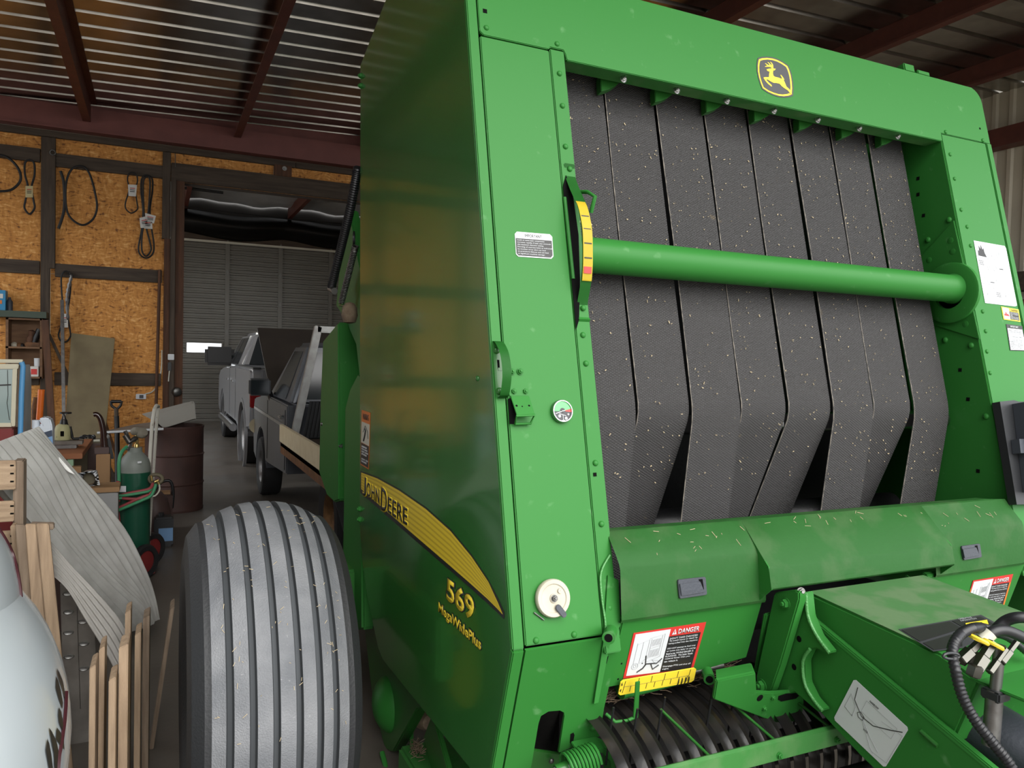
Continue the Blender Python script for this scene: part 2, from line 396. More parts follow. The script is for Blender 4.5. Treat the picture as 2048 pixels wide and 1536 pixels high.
box('stud', (.055, YB - .06, 3.0), (.145, YB - .002, 4.03), 'old_wood_v', wb, .004)
box('stud', (-2.4, YB - .06, 0), (-2.28, YB - .002, 4.03), 'old_wood_v', wb, .004)
box('door_jamb', (.08, YB - .058, 0), (.15, YB - .003, 3.0), 'rust_wood', wb, .003)
box('door_jamb', (.15, YB - .10, 0), (.205, YB + .17, 3.73), 'old_wood_v', wb, .004)
box('door_jamb', (.207, YB - .07, 0), (.30, YB + .17, 3.70), 'rust_wood', wb, .004)
box('door_header', (.15, YB - .075, 3.70), (5.0, YB - .002, 3.91), 'old_wood', wb, .006)
box('door_header', (.207, YB + .014, 3.695), (5.0, YB + .17, 3.93), 'old_wood', wb, .004)
hb = box('cripple_stud', (1.34, YB - .085, 3.90), (1.55, YB - .004, 4.04), 'rust_wood', wb, .004)
lathe('washer', [(0, 0), (.028, 0), (.028, .006), (.012, .006), (.012, .02), (0, .02)], (1.46, YB - .085, 4.0), (0, -1, 0), 'zinc', hb, 16)
eye = tube('eye_screw', [(-1.075 + .028 * math.cos(a), YB - .075, 3.86 + .028 * math.sin(a)) for a in [k * math.pi / 8 for k in range(16)]], .007, 'zinc', wb, 8, True)
tube('nail_wire', [(.19, YB - .075, 4.02), (.193, YB - .078, 3.86)], .005, 'zinc', wb, 6)
box('wall_back_right_jamb', (4.6, YB - .06, 0), (5.0, YB + .17, 3.7), 'rust_wood', wb)
# side walls
def ribbed_wall(name, x, y0, y1, z1, mat, s, pit=.19):
    bm = bmesh.new(); y = y0; ps = []
    while y < y1:
        for (a, h) in ((0, 0), (pit * .58, 0), (pit * .68, .025), (pit * .9, .025)): ps.append((min(y + a, y1), h))
        y += pit
    lo = [bm.verts.new((x + s * h, yy, 0)) for yy, h in ps]; hi = [bm.verts.new((x + s * h, yy, z1)) for yy, h in ps]
    for i in range(len(ps) - 1): bm.faces.new((lo[i], lo[i + 1], hi[i + 1], hi[i]))
    return struct(bmobj(name, bm, mat, None, None))
wr = ribbed_wall('wall_right', XR + .1, YF, YB, 4.76, 'tan_steel', -1)
for z, mt in ((1.2, 'steel_red'), (2.62, 'old_wood'), (4.2, 'steel_red')):
    box('girt', (XR - .12, YF, z - .1), (XR + .06, YB - .2, z + .1), mt, wr)
for k in range(4): box('board', (XR - .16, 3.2, 1.36 + k * .27), (XR - .10, 7.2, 1.36 + k * .27 + .25), 'rust_wood', wr, .01)
wl = ribbed_wall('wall_left', XL - .1, YF, 6.3, 4.34, 'brown_steel', 1); ribbed_wall('wall_left_sky_blocker', XL - .1, -9.0, YF, 5.6, 'brown_steel', 1)  # the taller outdoor stretch is added, unseen, to block sky from the left
box('lintel', (XL - .14, 6.3, 3.9), (XL - .06, 9.3, 4.34), 'tan_steel', wl); box('door_post', (XL - .14, 9.3, 0), (XL - .06, YB, 4.34), 'tan_steel', wl)
struct(box('ground_side', (-60, YF, -.2), (XL - .302, 20.25, -.05), 'gravel'))
# ---- the bay beyond the doorway
YD = 19.5; ZC = 5.25
X2L, X2R = -3.2, XR
def bay_wall_left():
    o = ribbed_wall('wall_left_rear', X2L, 18.4, YD + .1, ZC + .1, 'tan_steel', 1)
    box('lintel', (X2L - .05, YB + .2, 4.3), (X2L + .05, 18.4, ZC + .1), 'tan_steel', o)
    return o
bay_wall_left()
struct(box('wall_right_rear', (X2R, YB + .2, 0), (X2R + .1, YD + .1, ZC + .1), 'tan_steel'))
struct(box('wall_divide_upper', (XL - .4, YB + .02, 4.13), (XR + .4, YB + .16, ZC + .1), 'tan_steel'))
wf = struct(box('wall_far', (X2L - .1, YD + .08, 4.28), (X2R + .1, YD + .2, ZC + .1), 'black_drape'))
box('wall_piece', (X2L - .1, YD + .08, 0), (-.9, YD + .2, 4.28), 'tan_steel', wf); box('wall_piece', (5.2, YD + .08, 0), (X2R + .1, YD + .2, 4.28), 'tan_steel', wf)
box('door_track_header', (-.9, YD - .06, 4.24), (5.2, YD + .06, 4.44), 'old_wood', wf, .01); box('header_strip', (-.9, YD - .09, 4.22), (5.2, YD - .065, 4.27), 'decal_cream', wf)
# sagging foil insulation
def foil():
    rows = []
    for i in range(60):
        x = X2L + (X2R - X2L) * i / 59
        row = []
        for j in range(40):
            y = YB + .2 + (YD - YB - .2) * j / 39
            sag = .10 * abs(math.sin((y - .3) * math.pi / 1.5)) ** .7 + .03 * math.sin(x * 3.1 + y * 2) + .02 * math.sin(x * 7 - y * 3.3)
            row.append(V3((x, y, ZC + .02 - sag)))
        rows.append(row)
    return struct(sheet('ceiling_rear', rows, 'foil', None, 0, 60, recalc=False))
c2 = foil()
for x in (.55, 1.0 + 1.9, 5.4, -1.8):
    prism('purlin', [V3((x, YB + .25, ZC - .06)), V3((x + .09, YB + .25, ZC - .06)), V3((x + .09, YB + .25, ZC - .30)), V3((x, YB + .25, ZC - .30))], (0, YD - YB - .3, 0), 'steel_red', c2)
# black plastic drape hanging along the far wall
def drape():
    rows = []
    for i in range(80):
        x = X2L + .1 + (X2R - X2L - .2) * i / 79
        b = .18 * abs(math.sin((x - .5) * math.pi / 2.35))
        rows.append([V3((x, YD - .06 - .22 * math.sin(math.pi * j / 8) - b * math.sin(math.pi * j / 8), 4.92 + .03 * math.sin(x * 2.7) - (.52 + b * .4) * j / 8)) for j in range(9)])
    o = sheet('plastic_drape', rows, 'black_drape', wf, .004, 60); return o
drape()
tube('strap_wire', [(X2L, YD - 1.2, 4.86), (.5, YD - 1.2, 4.80), (3, YD - 1.2, 4.74), (X2R, YD - 1.2, 4.86)], .012, 'black_paint', c2, 6)
tube('conduit', [(.30, 17.2, 5.0), (1.25, 17.2, 4.98)], .03, 'black_paint', c2, 8)
# sectional door
dr = link(bpy.data.objects.new('door_1', None)); dr['kind'] = 'structure'; WL[dr.name] = V3((0, 0, 0))
DX0, DX1 = -.9, 5.2; SH = 4.26 / 6
def slat_profile(z0, z1):
    n = 6; h = (z1 - z0 - .012) / n; out = []
    for i in range(n):
        a = z0 + .006 + i * h
        out += [(a, 0), (a + h * .52, 0), (a + h * .62, -.026), (a + h * .93, -.026)]
    out = [(z0, 0)] + out; out.append((z1, 0)); return out
WX0, WX1, WZ0, WZ1 = .66, 1.42, 1.63, 1.85
for s in range(6):
    z0 = s * SH; pr = slat_profile(z0, z0 + SH); bm = bmesh.new()
    def strip(x0, x1, zmin=None, zmax=None):
        p = [(z, d) for (z, d) in pr if (zmin is None or z >= zmin) and (zmax is None or z <= zmax)]
        if zmin is not None: p = [(zmin, 0)] + p
        if zmax is not None: p = p + [(zmax, 0)]
        a = [bm.verts.new((x0, YD + d, z)) for z, d in p]; b = [bm.verts.new((x1, YD + d, z)) for z, d in p]
        for i in range(len(p) - 1): bm.faces.new((a[i], b[i], b[i + 1], a[i + 1]))
    if z0 < WZ0 < z0 + SH:
        strip(DX0, WX0); strip(WX1, DX1); strip(WX0, WX1, None, WZ0); strip(WX0, WX1, WZ1, None)
    else: strip(DX0, DX1)
    sec = bmobj('door_section', bm, 'door_slat', dr, None)
    for x in (.31, 1.53, 2.75, 3.97):
        box('stile', (x - .05, YD - .045, z0 + .004), (x + .05, YD - .027, z0 + SH - .004), 'door_slat', sec)
        if s > 2 or x > 1:
            place('hinge', shared('hinge', lambda b: add_prism(b, [(-.03, 0, 0), (0, .075, 0), (.03, 0, 0), (0, -.075, 0)], (0, 0, .02)), 'zinc'), (x, YD - .046, z0 + SH), (0, -1, 0), sec, 1.0, (1, 0, 0))
bm = bmesh.new()
for (a, b, c_, d_) in ((WX0 - .03, WX1 + .03, WZ0 - .03, WZ0), (WX0 - .03, WX1 + .03, WZ1, WZ1 + .03), (WX0 - .03, WX0, WZ0, WZ1), (WX1, WX1 + .03, WZ0, WZ1)):
    add_prism(bm, [(a, YD - .03, c_), (b, YD - .03, c_), (b, YD - .03, d_), (a, YD - .03, d_)], (0, .05, 0))
wfm = bmobj('window_1', bm, 'door_slat', None); struct(wfm)
nmat('glass', (1, 1, 1), .02, trans=1.0, ior=1.02)
box('pane', (WX0, YD - .012, WZ0), (WX1, YD - .006, WZ1), 'glass', wfm)

# strip lamps hung in the rear bay
nmat('lamp_glow', (1, 1, 1), .5, emit=(1.0, .96, .88), estr=26.0)
for (x, lab) in ((-.6, 'long white strip lamp hung left of the rear doorway'), (1.9, 'long white strip lamp hung above the silver pickup bed'), (4.4, 'long white strip lamp hung at the right of the rear bay')):
    L_ = thing('strip_lamp', lab, 'lamp', (x, 13.0, 4.82), 'strip lamps in the rear bay')
    box('lamp_housing', (x - .03, 12.4, 4.80), (x + .03, 13.6, 4.87), 'decal_white', L_, .01); box('lamp_tube', (x - .05, 12.42, 4.775), (x + .05, 13.58, 4.799), 'lamp_glow', L_)
    for y in (12.5, 13.5): tube('lamp_chain', [(x, y, 4.87), (x, y, 5.1)], .006, 'zinc', L_, 6)
# ================================================================ the round baler
B = thing('round_baler', 'large green round hay baler with yellow side stripe and wide grey belts', 'hay baler', (1.96, 3.0, 0))
def bbox_px(fn, quad, off): return [fn(px, py, off) for px, py in quad]
def decF(name, pxs, mat, parent, off=-.0012, th=.0006, fn=None):
    fn = fn or onF; return prism(name, [fn(px, py, off) for px, py in pxs], FN * th, mat, parent)
def textq(name, s, bl, br, tl, mat, parent, nrm=None, bold=0.0, lift=0.0, th=.0004, space=1.0, align='LEFT', line=1.0):
    """lettering whose bounding box is laid on the parallelogram bl-br-tl"""
    o = text(name, s, (0, 0, 0), XA, YA, 1.0, mat, None, .001, align, bold, 1.0, space, line)
    me = o.data; xs = [v.co.x for v in me.vertices]; ys = [v.co.y for v in me.vertices]
    x0, x1, y0, y1 = min(xs) + bold, max(xs) - bold, min(ys) + bold, max(ys) - bold
    u = (br - bl) / max(x1 - x0, 1e-6); v = (tl - bl) / max(y1 - y0, 1e-6); w = u.cross(v).normalized(); org = bl - root_loc(parent)
    for q in me.vertices: q.co = org + u * (q.co.x - x0) + v * (q.co.y - y0) + w * (lift + (th if q.co.z > .0005 else 0))
    if parent: o.parent = parent; WL[o.name] = root_loc(parent)
    return o
XS = .80; XE = 3.13; O1, O2 = 1.115, 2.82
def LP(x, z, off=0.0): return V3((x, 1.676 + .308 * (.941 - z) + off, z))
LN = V3((0, -1, -.308)).normalized(); LVu = V3((0, -.308, 1)).normalized()
def onL(px, py, off=0.0): return onPl(px, py, LP(0, .941, off), LN)
# ---- side panel
def S(px, py, off=0.0): return onX(px, py, XS - off)
side_yz = [(2.146, 2.885), (2.35, 3.03), (2.62, 3.085), (2.978, 3.049), (3.373, 2.930), (3.30, 1.9), (3.232, .935), (3.18, .79), (3.08, .66), (2.90, .512), (2.82, .488), (1.80, .520), (1.782, .597), (1.676, .941)]
side_yz = side_yz + [(FK0 * z + FK1, z) for z in (1.5, 2.2)]
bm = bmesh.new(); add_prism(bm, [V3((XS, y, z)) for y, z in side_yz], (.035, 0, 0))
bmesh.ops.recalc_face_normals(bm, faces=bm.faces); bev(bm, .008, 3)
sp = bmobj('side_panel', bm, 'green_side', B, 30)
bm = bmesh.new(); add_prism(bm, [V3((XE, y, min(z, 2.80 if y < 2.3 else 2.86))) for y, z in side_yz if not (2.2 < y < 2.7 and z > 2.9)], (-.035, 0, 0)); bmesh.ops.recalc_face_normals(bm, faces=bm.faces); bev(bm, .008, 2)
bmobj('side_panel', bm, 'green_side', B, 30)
for (px, py) in ((723, 152), (723, 172), (721, 1018), (721, 1039)): bolt(S(px, py), (-1, 0, 0), .011, sp, 'green')
rivet(S(955, 757), (-1, 0, 0), .008, sp, 'green_dark')
# swoosh decal with stripes
top = [(3.222, 1.166), (2.95, 1.180), (2.65, 1.182), (2.35, 1.172), (2.12, 1.150), (1.95, 1.115), (1.83, 1.078), (1.755, 1.043), (1.722, 1.022)]
bot = [(3.216, 1.072), (2.9, 1.058), (2.6, 1.046), (2.35, 1.036), (2.12, 1.027), (1.95, 1.020), (1.83, 1.014), (1.755, 1.009), (1.726, 1.006)]
def SP(y, z, off=0.0): return V3((XS - off, y, z))
prism('stripe_decal', [SP(y, z, .0006) for y, z in top] + [SP(y, z, .0006) for y, z in reversed(bot)], (-.0004, 0, 0), 'decal_black', sp)
ty = [(y - .012 * (1 if i == 0 else 0) + (0.012 if i > 6 else 0), z - .006) for i, (y, z) in enumerate(top)]
by = [(y - .012 * (1 if i == 0 else 0) + (0.012 if i > 6 else 0), z + .018 - .001 * i) for i, (y, z) in enumerate(bot)]
ye = prism('stripe_yellow', [SP(y, z, .0011) for y, z in ty] + [SP(y, z, .0011) for y, z in reversed(by)], (-.0004, 0, 0), 'decal_yellow', sp)
for k in range(6):
    a, b = (k + .55) / 6.4, (k + .95) / 6.4; n = len(ty)
    pa = [SP(ty[i][0], by[i][1] + (ty[i][1] - by[i][1]) * a, .0016) for i in range(n)]; pb = [SP(ty[i][0], by[i][1] + (ty[i][1] - by[i][1]) * b, .0016) for i in range(n)]
    raw('stripe_band', pa + pb, [(i, i + 1, n + i + 1, n + i) for i in range(n - 1)], 'decal_gold', sp)
# lettering on the side
def Sq(p): return S(*p, .0021)
J1 = [(727, 992), (762, 1023), (727, 961)]; J2 = [(766, 1036), (817, 1056), (766, 1002)]
# laid on the panel: baseline from y=3.17 to y=2.54
def stext(name, s, y0, y1, z0, z1, mat, off, bold=0.0): return textq(name, s, SP(y0, z0, off), SP(y1, z0, off), SP(y0, z1, off), mat, sp, bold=bold)
for (s, y0, y1, z0, z1) in (('J', 3.17, 3.115, 1.072, 1.150), ('OHN', 3.105, 2.905, 1.082, 1.137), ('D', 2.88, 2.80, 1.066, 1.150), ('EERE', 2.785, 2.54, 1.074, 1.130)):
    stext('letters', s, y0, y1, z0, z1, 'decal_yellow', .0022, .055); stext('letters', s, y0, y1, z0, z1, 'decal_black', .0032, .012)
stext('model_number', '569', 2.135, 1.925, .935, .999, 'decal_black', .0012, .075); stext('model_number', '569', 2.135, 1.925, .935, .999, 'decal_yellow', .0022, .028)
stext('model_name', 'MegaWidePlus', 2.205, 1.868, .868, .905, 'decal_black', .0012, .08); stext('model_name', 'MegaWidePlus', 2.205, 1.868, .868, .905, 'decal_yellow', .0022, .026)
# side warning sticker
wr_ = prism('warning_sticker', [SP(3.222, 1.427, .001), SP(3.076, 1.425, .001), SP(3.088, 1.190, .001), SP(3.226, 1.192, .001)], (-.0005, 0, 0), 'decal_orange', sp)
prism('sticker_picture', [SP(3.216, 1.378, .0018), SP(3.083, 1.376, .0018), SP(3.087, 1.287, .0018), SP(3.218, 1.289, .0018)], (-.0005, 0, 0), 'decal_cream', wr_)
prism('sticker_text_field', [SP(3.218, 1.287, .0018), SP(3.087, 1.285, .0018), SP(3.094, 1.196, .0018), SP(3.220, 1.198, .0018)], (-.0005, 0, 0), 'decal_black', wr_)
textq('sticker_text', 'WARNING', SP(3.20, 1.390, .0018), SP(3.10, 1.390, .0018), SP(3.20, 1.414, .0018), 'decal_black', wr_, bold=.01)
for k in range(7): 
    if k != 4: textq('sticker_text', ['ROTATING PART', 'STAY AWAY', 'KEEP CLEAR', 'OF BALER', '', 'SHUT OFF', 'ENGINE'][k], SP(3.205, 1.270 - k * .0105, .0025), SP(3.12 - .012 * (k % 3), 1.270 - k * .0105, .0025), SP(3.205, 1.277 - k * .0105, .0025), 'decal_white', wr_)
tube('sticker_figure', [SP(3.17, 1.30, .003), SP(3.15, 1.325, .003), SP(3.14, 1.345, .003), SP(3.155, 1.352, .003)], .004, 'decal_black', wr_, 6)
tube('sticker_figure', [SP(3.185, 1.335, .003), SP(3.15, 1.365, .003), SP(3.11, 1.345, .003), SP(3.10, 1.315, .003)], .0012, 'decal_black', wr_, 5)
# ---- corner flange and left front post
def stripF(name, x0, x1, z0, z1, off, depth, mat='green', r=.003, parent=B):
    return prism(name, [FP(x0, z0, off), FP(x1, z0, off), FP(x1, z1, off), FP(x0, z1, off)], -FN * depth, mat, parent, r)
cf = stripF('corner_flange', XS + .001, .832, .944, 2.86, -.004, .03)
stripF('corner_flange', 3.098, XE - .001, .944, 2.60, -.004, .03)
prism('lower_corner_flange', [LP(XS + .001, .940, -.004), LP(.832, .940, -.004), LP(.832, .50, -.004), LP(XS + .001, .50, -.004)], -LN * .03, 'green', B, .003)
lp = stripF('front_post', .838, 1.0625, .948, 2.588, 0, .09)
ls = stripF('post_strip', 1.0655, O1, .90, 2.596, .001, .16)
# square holes, rivets on the post strip
def sqhole(fn, px, py, parent, a=.010, nrm=FN, up=FV):
    c = fn(px, py, -.0006); r_ = nrm.cross(up).normalized()
    return prism('square_hole', [c - r_ * a / 2 - up * a / 2, c + r_ * a / 2 - up * a / 2, c + r_ * a / 2 + up * a / 2, c - r_ * a / 2 + up * a / 2], nrm * .0004, 'black_hole', parent)
for (px, py) in ((1119, 147), (1125, 211.5), (1131, 293), (1166, 670), (1172, 727), (1191, 926), (1203, 1048)): rivet(onF(px, py), FN, .0085, ls)
for (px, py) in ((1072, 1281), (1148, 1269)): rivet(onF(px, py), FN, .0085, lp)
sqhole(onF, 1190, 949, ls)
# ---- top beam
cx, cz, rr = XE - .065, 2.842 - .065, .065
pts = [FP(.838, 2.602), FP(.85, 2.592), FP(1.06, 2.592), FP(1.068, 2.600), FP(1.112, 2.600), FP(1.118, 2.588), FP(1.122, 2.569), FP(O2 + .004, 2.567), FP(O2 + .004, 2.600), FP(XE, 2.600)]
pts += [FP(cx + rr * math.cos(a), cz + rr * math.sin(a)) for a in [math.pi / 2 * k / 6 for k in range(7)]] + [FP(.838, 2.842)]
tb = prism('top_beam', pts, -FN * .012, 'green', B, .002)
prism('beam_top_skin', [FP(.838, 2.840, .0), FP(XE - .05, 2.840, .0), FP(XE - .05, 2.86, .16), FP(.838, 2.86, .16)], (0, 0, -.01), 'green_dusty', tb)
box('beam_box', (.86, 2.16, 2.60), (3.08, 2.32, 2.845), 'green_dark', tb)
bu = prism('beam_underside', [FP(1.12, 2.570, .004), FP(O2, 2.568, .004), FP(O2, 2.563, .075), FP(1.12, 2.565, .075)], (0, 0, .006), 'green_dusty', tb, .0015)
for (px, py) in ((1114, 88), (972.6, 55.7), (1891, 264), (1965.4, 281)): rivet(onF(px, py), FN, .0085, tb)
sqhole(onF, 970, 22, tb, .013); sqhole(onF, 1960, 257, tb, .008)
# belt guide fingers with bolts
GX = [1.331, 1.535, 1.740, 1.942, 2.148, 2.354, 2.557]
for i, (px, py) in enumerate(((1246.6, 159), (1353, 181.6), (1453, 202.7), (1547, 222.3), (1634.5, 240.6), (1717.4, 257.6), (1794.5, 273.5))):
    c = onF(px, py, .035); k_ = 1 - .045 * i
    pr = [onF(px + dx * k_, py + dy * k_, .09) for dx, dy in ((-46, -9), (-2, 0), (-6, 5), (-16, 13), (-30, 20), (-44, 23))]
    fg = prism('belt_guide', pr, -FN * .03, 'green_dark', tb, .002)
    bolt(c, FN, .0095, fg, 'bright_zinc')
# emblem: shield and leaping deer outline
def em(pts, off): return [onF(1505 + x / 15.356, 105 + y / 15.36, off) for x, y in pts]
sh_out = [(160, 170), (260, 137), (420, 125), (600, 145), (760, 195), (920, 275), (1095, 395), (1150, 510), (1205, 690), (1240, 900), (1255, 1120), (1240, 1335), (1140, 1372), (980, 1390), (820, 1375), (640, 1320), (460, 1240), (290, 1125), (225, 960), (165, 760), (128, 560), (125, 380), (140, 250)]
ccx = sum(p[0] for p in sh_out) / len(sh_out); ccy = sum(p[1] for p in sh_out) / len(sh_out)
def shr(k): return [(ccx + (x - ccx) * k, ccy + (y - ccy) * k) for x, y in sh_out]
eb = prism('emblem', em(sh_out, -.0005), FN * .0008, 'decal_grey', tb)
prism('emblem_border', em(shr(.93), -.0016), FN * .0005, 'decal_yellow', eb); prism('emblem_field', em(shr(.845), -.0024), FN * .0005, 'decal_grey', eb)
deer = [(430, 515), (520, 497), (580, 490), (578, 470), (545, 448), (470, 440), (380, 440), (385, 425), (450, 402), (425, 375), (382, 345), (392, 333), (440, 355), (480, 385), (530, 392), (500, 345), (455, 300), (470, 293), (520, 330), (565, 385), (590, 390), (575, 345), (540, 292), (555, 287), (605, 335), (632, 390), (636, 490), (712, 503), (680, 548), (650, 556), (635, 545), (625, 640), (640, 710), (680, 745), (790, 772), (905, 815), (890, 760), (857, 695), (870, 682), (930, 755), (975, 830), (955, 850), (990, 920), (1040, 1045), (1130, 1130), (1180, 1210), (1215, 1290), (1165, 1265), (1080, 1165), (960, 1085), (890, 1030), (830, 960), (740, 940), (650, 935), (560, 890), (470, 835), (420, 822), (440, 865), (520, 945), (575, 990), (600, 1045), (560, 1035), (470, 960), (390, 870), (340, 790), (340, 765), (400, 757), (500, 760), (505, 680), (520, 590), (450, 565)]
prism('emblem_deer', em(deer, -.0032), FN * .0005, 'decal_yellow', eb)
# small parts on the beam's top
hk = obox('top_latch', FP(2.72, 2.858, .03), (.03, 0, 0), FN * .02, FV * .018, 'green', tb, .004); obox('top_latch', FP(2.80, 2.852, .02), (.035, 0, 0), FN * .012, FV * .010, 'green', tb, .003)
# ---- right post
rp = stripF('front_post', O2 + .004, 3.096, .948, 2.597, 0, .012, r=.002)
def IX(px, py, off=0.0): return onX(px, py, O2 - off)
inner_pts = [FP(O2, 2.60, .004), FP(O2, .93, .004), FP(O2, .93, .34), FP(O2, 2.60, .34)]
ri = prism('post_inner_face', inner_pts, (.012, 0, 0), 'green', B, .0015)
prism('post_inner_face', [FP(O1, 2.60, .02), FP(O1, .93, .02), FP(O1, .93, .34), FP(O1, 2.60, .34)], (-.012, 0, 0), 'green', B)
for (px, py) in ((1900, 309), (1909, 357.7), (1922, 419.6), (1934, 453.8), (1941, 491.6), (1965, 623), (1971, 662.5), (1973.6, 703), (1980, 746)): rivet(onF(px, py), FN, .0085, rp)
for (px, py) in ((1836, 357), (1836, 389), (1847, 431), (1920, 740), (1936, 798.5), (1956, 942)):
    c = IX(px, py, .0006); prism('square_hole', [c + V3((0, -.007, -.007)), c + V3((0, .007, -.007)), c + V3((0, .007, .007)), c + V3((0, -.007, .007))], (-.0004, 0, 0), 'black_hole', ri)
for (px, py) in ((1898, 440), (1856, 480), (1890.5, 680), (1942, 691), (1972, 833)): rivet(IX(px, py), (-1, 0, 0), .012, ri)
gs = prism('gusset_plate', [IX(1909, 441, 0), IX(1842, 515, 0), IX(1865, 649, 0), IX(1961, 679, 0)], (-.006, 0, 0), 'green', ri, .0015)
for (px, py) in ((1901, 481), (1905, 503), (1858, 520), (1926, 624), (1880, 638), (1931, 648)): place('weld_disc', shared('weld_disc', lambda b: add_lathe(b, [(1, 0), (1, .06), (.85, .12), (0, .12)], (0, 0, 0), (0, 0, 1), 16), 'green'), IX(px, py, .006), (-1, 0, 0), gs, .012)
# cross tube with end flange
TY, TZ = 1.983, 1.975
fl = lathe('tube_flange', [(0, 0), (.118, 0), (.118, .014), (.110, .018), (.062, .018), (.062, .0), ], (O2 - .006, TY + .012, TZ - .015), (-1, 0, 0), 'green', ri, 40)
ct = lathe('cross_tube', [(0, 0), (.0525, 0), (.0525, 1.66), (.058, 1.675), (.058, 1.69), (0, 1.69)], (O1 + .005, TY, TZ), (1, 0, 0), 'green', B, 36)
# pictogram sticker, caution and important stickers
pk = decF('pictogram_sticker', [(1947, 481), (2009, 492), (2012, 497), (2034, 611), (2030, 613), (1970, 606)], 'decal_white', rp)
def bil(q, u, v):
    a = lerp(V3((*q[0], 0)), V3((*q[1], 0)), u); b = lerp(V3((*q[3], 0)), V3((*q[2], 0)), u); c = lerp(a, b, v); return (c[0], c[1])
PQ = [(1948, 484), (2010, 495), (2031, 610), (1971, 603)]
def ln(parent, q, pts, w=.0012, mat='decal_line', fn=None, off=-.002):
    fn = fn or onF; return tube('print_line', [fn(*bil(q, u, v), off) for u, v in pts], w, mat, parent, 4)
for v in (.25, .5, .75): ln(pk, PQ, [(.02, v), (.98, v)], .0007)
ln(pk, PQ, [(.36, .02), (.36, .25)], .0007); ln(pk, PQ, [(.36, .75), (.36, .98)], .0007)
decF('flame_print', [bil(PQ, u, v) for u, v in ((.06, .22), (.08, .12), (.11, .15), (.13, .05), (.17, .11), (.2, .03), (.23, .11), (.27, .08), (.28, .16), (.33, .23))], 'decal_black', pk, -.002)
def tractor(u, v, s=1.0):
    ln(pk, PQ, [(u, v), (u, v - .06), (u + .07, v - .06), (u + .08, v - .12), (u + .16, v - .12), (u + .16, v - .03), (u + .2, v)], .0007)
    for a, r_ in ((u + .03, .018), (u + .15, .03)): ln(pk, PQ, [(a + r_ * math.cos(t) * 1.3, v + r_ * math.sin(t)) for t in [k * math.pi / 5 for k in range(11)]], .0006)
def baler_print(u, v):
    ln(pk, PQ, [(u, v), (u + .04, v - .1), (u + .12, v - .13), (u + .2, v - .08), (u + .18, v)], .0007); ln(pk, PQ, [(u + .02, v - .04), (u + .02, v - .14)], .0007)
tractor(.5, .20); baler_print(.72, .21); tractor(.30, .45); baler_print(.55, .46); tractor(.05, .70); baler_print(.48, .70); baler_print(.10, .94); baler_print(.70, .94)
for (u, v) in ((.9, .42), (.9, .67)):
    for r_ in (.02, .035, .05): ln(pk, PQ, [(u + r_ * 1.6 * math.cos(t), v + r_ * math.sin(t)) for t in [k * math.pi / 5 for k in range(11)]], .0006)
for (u, v) in ((.04, .30), (.04, .33), (.04, .36), (.42, .82), (.42, .85), (.42, .88)): ln(pk, PQ, [(u, v), (u + .15, v + .01)], .001, 'decal_black')
for (u, v) in ((.68, .40), (.30, .655)): ln(pk, PQ, [(u, v), (u + .12, v)], .0016, 'decal_black')
CQ = [(2002, 613), (2037, 619), (2041, 644), (2007, 639)]
cq = decF('caution_sticker', CQ, 'decal_yellow', rp)
decF('sticker_picture', [bil(CQ, u, v) for u, v in ((.06, .06), (.42, .06), (.42, .92), (.06, .92))], 'decal_white', cq, -.002)
decF('flame_print', [bil(CQ, u, v) for u, v in ((.1, .66), (.14, .5), (.18, .55), (.22, .34), (.27, .52), (.33, .48), (.4, .68))], 'decal_red', cq, -.003)
decF('sticker_text_field', [bil(CQ, u, v) for u, v in ((.44, .28), (.95, .28), (.95, .9), (.44, .9))], 'decal_black', cq, -.002)
def tq(name, s, q, u0, u1, v0, v1, mat, parent, fn=None, off=-.003, bold=0.0, align='LEFT', line=1.0):
    fn = fn or onF; return textq(name, s, fn(*bil(q, u0, v1), off), fn(*bil(q, u1, v1), off), fn(*bil(q, u0, v0), off), mat, parent, bold=bold, align=align, line=line)
tq('sticker_text', 'CAUTION', CQ, .56, .93, .08, .22, 'decal_black', cq, bold=.01)
for k in range(5): tq('sticker_text', ['KEEP ENGINE AREA', 'CLEAN TO PREVENT', 'FIRE', 'REMOVE CROP', 'MATERIAL'][k], CQ, .47, .92 if k != 2 else .58, .34 + k * .11, .41 + k * .11, 'decal_white', cq)
IQ = [(2012, 648), (2044, 652), (2053, 702), (2020, 701)]
iq = decF('important_sticker', IQ, 'decal_black', rp)
decF('sticker_field', [bil(IQ, u, v) for u, v in ((.05, .15), (.97, .15), (.97, .97), (.05, .97))], 'decal_white', iq, -.002)
tq('sticker_text', 'IMPORTANT', IQ, .25, .75, .04, .115, 'decal_white', iq, bold=.01)
for k in range(12):
    if k not in (3, 5): tq('sticker_text', ['INSPECT BALER FOR', 'LOOSE PARTS BEFORE', 'EACH USE', '', 'TO PREVENT FIRE', '', 'CLEAN OFF CROP', 'RESIDUE EACH DAY', 'AND CHECK', 'BEARINGS FOR WEAR', 'REPLACE DAMAGED', 'PARTS AT ONCE'][k], IQ, .12, .85, .2 + k * .062, .238 + k * .062, 'decal_line', iq)
# black plastic holder on the right post
ph = decF('holder_plate', [(1984, 806), (2012, 803), (2022, 806), (2060, 806), (2090, 1009), (2017, 1010)], 'black_plastic', rp, -.004, .03)
decF('holder_box', [(2025, 808), (2090, 806), (2120, 985), (2046, 985)], 'grey_plastic', ph, -.036, .05)
decF('holder_clip', [(2022, 880), (2037, 880), (2040, 908), (2025, 908)], 'grey_plastic', ph, -.036, .03)
nmat('belt_fray', (.34, .30, .25), .8, col2=(.07, .065, .06), scale=60)
